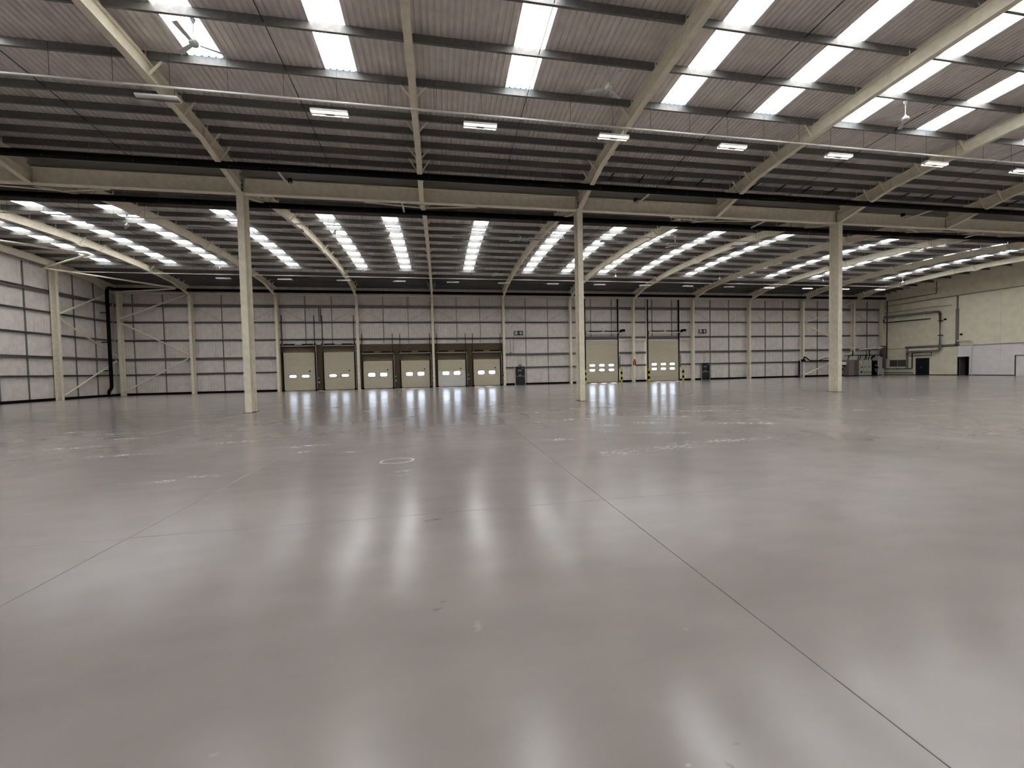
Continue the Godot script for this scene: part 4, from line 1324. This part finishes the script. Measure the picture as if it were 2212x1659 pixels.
	put("cable", sh2, mats.black_rubber, h)
	plate(h, "cable_bundle", 46.82, 2.02, 45.8, 47.3, 2.35, 46.0, mats.black_rubber)
	at_base(h, V(48, 2.1, 45.9))
	var i := thing("wall_panel", "pale narrow panel fixed beside the right bracing column", "panel")
	plate(i, "board", 46.82, 0.3, 46.2, 47.3, 2.0, 46.3, mats.cabinet_pale)
	plate(i, "edge", 46.76, 0.25, 46.15, 46.82, 2.2, 46.3, mats.black_rubber)
	at_base(i, V(47, 0.25, 46.2))
	var j := thing("white_tube", "sloping white tube from the last wall column to the corner", "pipe")
	var sj := new_st(true)
	tube(sj, [V(55.45, 3.5, 45.6), V(58.9, 3.72, 45.3)], 0.09, 10)
	put("tube", sj, mats.white_paint, j)
	plate(j, "corner_duct", 58.85, 0.9, 45.1, 59.25, 3.95, 45.5, mats.cabinet_dark)
	at_base(j, V(57, 3.5, 45.5))

# ------------------------------------------------------------------ bracing
func build_bracing() -> void:
	var sets := [
		["zigzag of cream brace tubes on the far wall beside the left corner", [[-30.7, 7.55, 46.0, -24.9, 9.95, 46.0], [-30.7, 7.2, 46.0, -24.85, 4.0, 46.0], [-24.85, 3.62, 46.0, -30.7, 0.3, 46.0]]],
		["zigzag of cream brace tubes on the left gable wall by the corner", [[-31.2, 7.25, 40.25, -31.2, 9.9, 45.4], [-31.2, 6.75, 40.25, -31.2, 3.95, 46.1], [-31.2, 3.45, 46.1, -31.2, 0.35, 40.25]]],
		["zigzag of cream brace tubes behind the right hall column", [[47.5, 7.15, 46.0, 55.2, 10.0, 46.0], [47.5, 6.85, 46.0, 55.2, 3.65, 46.0], [55.2, 3.3, 46.0, 47.5, 0.35, 46.0]]],
		["cream brace tubes under the roof beside the left gable", [[-31.05, 10.75, 28.6, -24.75, 10.75, 34.6], [-24.75, 10.75, 34.6, -31.05, 10.75, 38.9], [-31.05, 10.7, 38.9, -24.75, 10.3, 44.2], [-24.75, 10.2, 44.2, -31.0, 10.15, 45.9]]]]
	for s in sets:
		var t := thing("wall_bracing", s[0], "bracing", "brace tubes")
		var c := Vector3.ZERO
		for q in s[1]:
			var st := new_st(true)
			tube(st, [V(q[0], q[1], q[2]), V(q[3], q[4], q[5])], 0.07, 10)
			put("brace_tube", st, mats.steel_paint, t)
			c = V(q[3], q[4], q[5])
		at_base(t, c)

# ------------------------------------------------------------------ signs and bollards
func build_signs_and_bollards() -> void:
	for q in [[8.6, 9.68, 5.76, 6.28, "green exit sign with arrow above the left fire door"], [32.38, 33.44, 5.88, 6.40, "green exit sign with arrow above the right fire door"]]:
		var t := thing("exit_sign", q[4], "sign", "exit signs on the far wall")
		var x0: float = q[0]; var x1: float = q[1]; var y0: float = q[2]; var y1: float = q[3]
		var z := ZW - 0.05
		plate(t, "board", x0, y0, z, x1, y1, z + 0.04, mats.sign_green)
		var at := func(u: float, v: float) -> Vector2: return Vector2(x0 + (x1 - x0) * u, y0 + (y1 - y0) * v)
		var ar := new_st()
		prism(ar, [at.call(0.75, 0.86), at.call(0.92, 0.50), at.call(0.90, 0.38), at.call(0.795, 0.58), at.call(0.795, 0.12), at.call(0.705, 0.12), at.call(0.705, 0.58), at.call(0.60, 0.38), at.call(0.58, 0.50)], z - 0.012, z)
		put("arrow", ar, mats.sign_white, t)
		var dr := new_st()
		var fr := [[0.10, 0.10, 0.16, 0.90], [0.30, 0.10, 0.36, 0.90], [0.16, 0.82, 0.30, 0.90]]
		for r in fr:
			var a: Vector2 = at.call(r[0], r[1]); var b: Vector2 = at.call(r[2], r[3])
			box(dr, a.x, a.y, z - 0.012, b.x, b.y, z)
		put("doorway_symbol", dr, mats.sign_white, t)
		var man := new_st()
		for r in [[0.245, 0.70, 0.285, 0.78], [0.215, 0.45, 0.265, 0.68], [0.18, 0.52, 0.22, 0.62], [0.255, 0.50, 0.30, 0.57], [0.19, 0.20, 0.225, 0.46], [0.25, 0.28, 0.30, 0.45], [0.17, 0.16, 0.20, 0.24]]:
			var a: Vector2 = at.call(r[0], r[1]); var b: Vector2 = at.call(r[2], r[3])
			box(man, a.x, a.y, z - 0.012, b.x, b.y, z)
		put("running_figure", man, mats.sign_white, t)
		at_base(t, V((x0 + x1) / 2, y0, z))
	var f := thing("fire_point_sign", "red fire point plate fixed to a far wall column", "sign")
	var zf := ZW - 0.53
	plate(f, "board", 23.16, 2.08, zf - 0.02, 23.56, 2.55, zf, mats.red)
	plate(f, "call_point", 23.28, 2.57, zf - 0.06, 23.44, 2.76, zf, mats.red)
	plate(f, "print_line", 23.22, 2.40, zf - 0.024, 23.50, 2.44, zf - 0.02, mats.sign_white)
	plate(f, "print_line", 23.24, 2.22, zf - 0.024, 23.48, 2.26, zf - 0.02, mats.sign_white)
	at_base(f, V(23.36, 2.08, zf))
	var tell := ["left of the first tall door, half hidden by the middle column", "right of the first tall door", "left of the second tall door", "right of the second tall door"]
	var xs := [17.0, 21.55, 25.12, 29.7]
	for k in 4:
		var t := thing("bollard", "banded yellow bollard " + tell[k], "bollard", "bollards beside the tall doors")
		for b in 5:
			var st := new_st(true)
			tube(st, [V(0, 0.32 * b, 0), V(0, 0.32 * (b + 1), 0)], 0.115, 14)
			put("band", st, mats.yellow if b % 2 == 0 else mats.black_rubber, t)
		t.position = V(xs[k], 0, ZW - 0.75)
	# small conduits dropping down the far wall
	var c := thing("cable_conduit", "dark vertical conduits high on the wall above the first docks", "conduit")
	for x in [-12.6, -12.41]: plate(c, "conduit", x - 0.03, 7.4, ZW + 0.0, x + 0.03, 8.85, ZW + 0.06, mats.dark_steel)
	at_base(c, V(-12.5, 7.4, ZW))
	var c2 := thing("cable_conduit", "pale thin conduit on the wall left of the left fire door", "conduit")
	plate(c2, "conduit", 8.15, 3.7, ZW + 0.03, 8.19, 5.4, ZW + 0.07, mats.grey_pipe)
	plate(c2, "conduit", 8.5, 3.7, ZW + 0.03, 8.54, 5.4, ZW + 0.07, mats.grey_pipe)
	plate(c2, "box", 8.1, 3.62, ZW - 0.02, 8.24, 3.76, ZW + 0.04, mats.dark_steel)
	at_base(c2, V(8.3, 3.6, ZW))

# ------------------------------------------------------------------ fans
func build_fans() -> void:
	var st := new_st()
	var proto := Node3D.new()
	# blade from r = 0.16 to 0.9, slightly pitched
	hexa(st, [Vector3(0.14, -0.012, 0.045), Vector3(0.14, 0.012, -0.045), Vector3(0.14, 0.016, -0.045), Vector3(0.14, -0.008, 0.045), Vector3(0.74, -0.016, 0.075), Vector3(0.74, 0.016, -0.065), Vector3(0.74, 0.020, -0.065), Vector3(0.74, -0.012, 0.075)])
	var blade := mesh_of(st)
	var hub := lathe([Vector2(0.0, -0.10), Vector2(0.07, -0.095), Vector2(0.115, -0.05), Vector2(0.12, 0.0), Vector2(0.10, 0.05), Vector2(0.045, 0.09), Vector2(0.03, 0.14), Vector2(0.0, 0.14)])
	var cup := lathe([Vector2(0.0, 0.0), Vector2(0.025, 0.0), Vector2(0.06, 0.09), Vector2(0.065, 0.12), Vector2(0.0, 0.12)])
	var sr := new_st(true)
	tube(sr, [Vector3(0, 0.12, 0), Vector3(0, 0.55, 0)], 0.013, 8)
	var rod := mesh_of(sr)
	var list := [
		[-6.45, 12.85, RIDGE_NEAR, 0.44, "white ceiling fan against the upper left rooflight"],
		[5.71, 12.85, RIDGE_NEAR, 0.65, "white ceiling fan below the near roof beside the second rafter"],
		[17.67, 12.85, RIDGE_NEAR, 0.87, "white ceiling fan at upper right below the near roof"],
		[-18.3, 28.4, RIDGE_FAR, 0.2, "white ceiling fan under the far roof left of the left column"],
		[-6.54, 28.4, RIDGE_FAR, 0.9, "white ceiling fan against a far rooflight right of the left column"],
		[5.75, 28.4, RIDGE_FAR, 0.5, "white ceiling fan left of the middle column under the far roof"],
		[17.8, 28.4, RIDGE_FAR, 0.1, "white ceiling fan right of the middle column under the far roof"],
		[29.7, 28.4, RIDGE_FAR, 0.7, "white ceiling fan under the far roof behind the right column top"],
		[-18.2, 38.72, RIDGE_FAR, 0.3, "small white fan near the far eaves left of the left column"],
		[-6.5, 38.72, RIDGE_FAR, 0.6, "small white fan near the far eaves below the left centre rooflight"],
		[5.72, 38.72, RIDGE_FAR, 0.0, "small white fan near the far eaves left of the middle column"],
		[17.7, 38.72, RIDGE_FAR, 0.8, "small white fan near the far eaves right of the middle column"],
		[29.4, 38.72, RIDGE_FAR, 0.4, "small white fan near the far eaves between middle and right columns"],
		[42.2, 38.72, RIDGE_FAR, 0.2, "small white fan near the far eaves just left of the right column"],
		[53.1, 38.72, RIDGE_FAR, 0.5, "small white fan near the far eaves before the right gable"]]
	for q in list:
		var t := thing("ceiling_fan", q[4], "fan", "ceiling fans under the roof")
		place("hub", hub, mats.fan_white, t, Vector3.ZERO)
		place("down_rod", rod, mats.fan_white, t, Vector3.ZERO)
		place("ceiling_cup", cup, mats.fan_white, t, Vector3(0, 0.52, 0))
		for k in 3:
			var b := place("blade", blade, mats.fan_white, t, Vector3(0, -0.03, 0))
			b.rotation.y = q[3] + TAU * k / 3.0
		t.position = V(q[0], yt(q[1], q[2]) - 0.63, q[1])
	proto.free()

func lathe(prof: Array, n := 16) -> ArrayMesh:
	var st := new_st(true)
	var c := Vector3(0, (prof[0].y + prof[prof.size() - 1].y) / 2, 0)
	for k in prof.size() - 1:
		var p: Vector2 = prof[k]; var q: Vector2 = prof[k + 1]
		for j in n:
			var a := TAU * j / n; var b := TAU * (j + 1) / n
			var A := Vector3(p.x * cos(a), p.y, p.x * sin(a)); var B := Vector3(p.x * cos(b), p.y, p.x * sin(b))
			var C := Vector3(q.x * cos(b), q.y, q.x * sin(b)); var D := Vector3(q.x * cos(a), q.y, q.x * sin(a))
			if p.x > 0.0001: tri(st, A, B, C if q.x > 0.0001 else D, c)
			if q.x > 0.0001: tri(st, A, C, D, c)
	return mesh_of(st)

# ------------------------------------------------------------------ lights
func build_lights() -> void:
	# batten: a shallow tray with two long diffusers and a spine with a wider middle
	var sb := new_st()
	bevel_box(sb, -0.58, 0.0, -0.135, 0.58, 0.07, 0.135, 0.012)
	var body := mesh_of(sb)
	var sp := new_st()
	box(sp, -0.585, -0.045, -0.022, 0.585, 0.0, 0.022)
	prism_x(sp, [Vector2(-0.05, -0.048), Vector2(0.05, -0.048), Vector2(0.05, 0.0), Vector2(-0.05, 0.0)], -0.14, 0.14)
	var spine := mesh_of(sp)
	var sd := new_st()
	bevel_box(sd, -0.57, -0.028, -0.052, 0.57, 0.0, 0.052, 0.012)
	var tray := mesh_of(sd)
	var sw := new_st(true)
	tube(sw, [Vector3(0, 0.065, 0), Vector3(0, 0.353, 0)], 0.005, 5)
	var wire := mesh_of(sw)
	var near_tell := ["unlit, hung beside the left rafter", "lit, first left of the centre rafter", "lit, first right of the centre rafter", "lit, in front of the rafter above the middle column", "lit, second right of the middle column", "lit, third right of the middle column", "lit, fourth right of the middle column", "lit, at the right picture edge"]
	var far_tell := ["beside the left hall column", "between left column and dock rafter", "above the first dock doors", "above the middle dock doors, left", "above the middle dock doors, right", "above the left fire door", "left of the middle hall column", "right of the middle hall column", "above the second tall door", "above the right fire door", "lit, first of the lit ones", "lit, left of the right hall column", "lit, behind the right hall column", "lit, right of the right hall column", "lit, nearest the right gable"]
	var all := []
	for k in 8: all.append([-8.27 + 4.944 * k, 14.4, k > 0, "LED batten under the near roof, " + near_tell[k], "near roof battens"])
	for k in 15: all.append([-18.36 + 4.954 * k, 39.55, k >= 11, "LED batten by the far eaves, " + (("unlit, " + far_tell[k]) if k < 10 else far_tell[k].replace("lit, first of the lit ones", "unlit, last of the unlit ones")), "far eaves battens"])
	var mid_tell := ["far left", "behind the left column", "left of the centre rafter", "right of the centre rafter", "left of the middle column", "just right of the middle column", "second right of the middle column", "third right of the middle column", "fourth right of the middle column", "behind the right column"]
	for k in 10: all.append([-18.15 + 4.93 * k, 26.1, false, "unlit LED batten in the middle of the far roof, " + mid_tell[k], "mid roof battens"])
	for q in all:
		var t := thing("light_batten", q[3], "light", q[4])
		place("tray", body, mats.lamp_body, t, Vector3.ZERO)
		place("spine", spine, mats.cabinet_mauve, t, Vector3.ZERO)
		for s in [-0.072, 0.072]:
			place("diffuser", tray, mats.lamp_diffuser_lit if q[2] else mats.lamp_diffuser, t, Vector3(0, 0, s))
		for s in [-0.45, 0.45]:
			place("suspension_wire", wire, mats.dark_steel, t, Vector3(s, 0, 0))
		t.position = V(q[0], 10.22, q[1])
		if q[2]:
			var a := AreaLight3D.new()
			a.name = "batten_light"
			a.area_size = Vector2(1.14, 0.25)
			a.light_color = Color(1.0, 0.97, 0.88)
			a.light_energy = 0.4
			a.area_range = 60.0
			a.shadow_enabled = true
			t.add_child(a)
			a.position = Vector3(0, -0.04, 0)
			a.rotation.x = -PI / 2
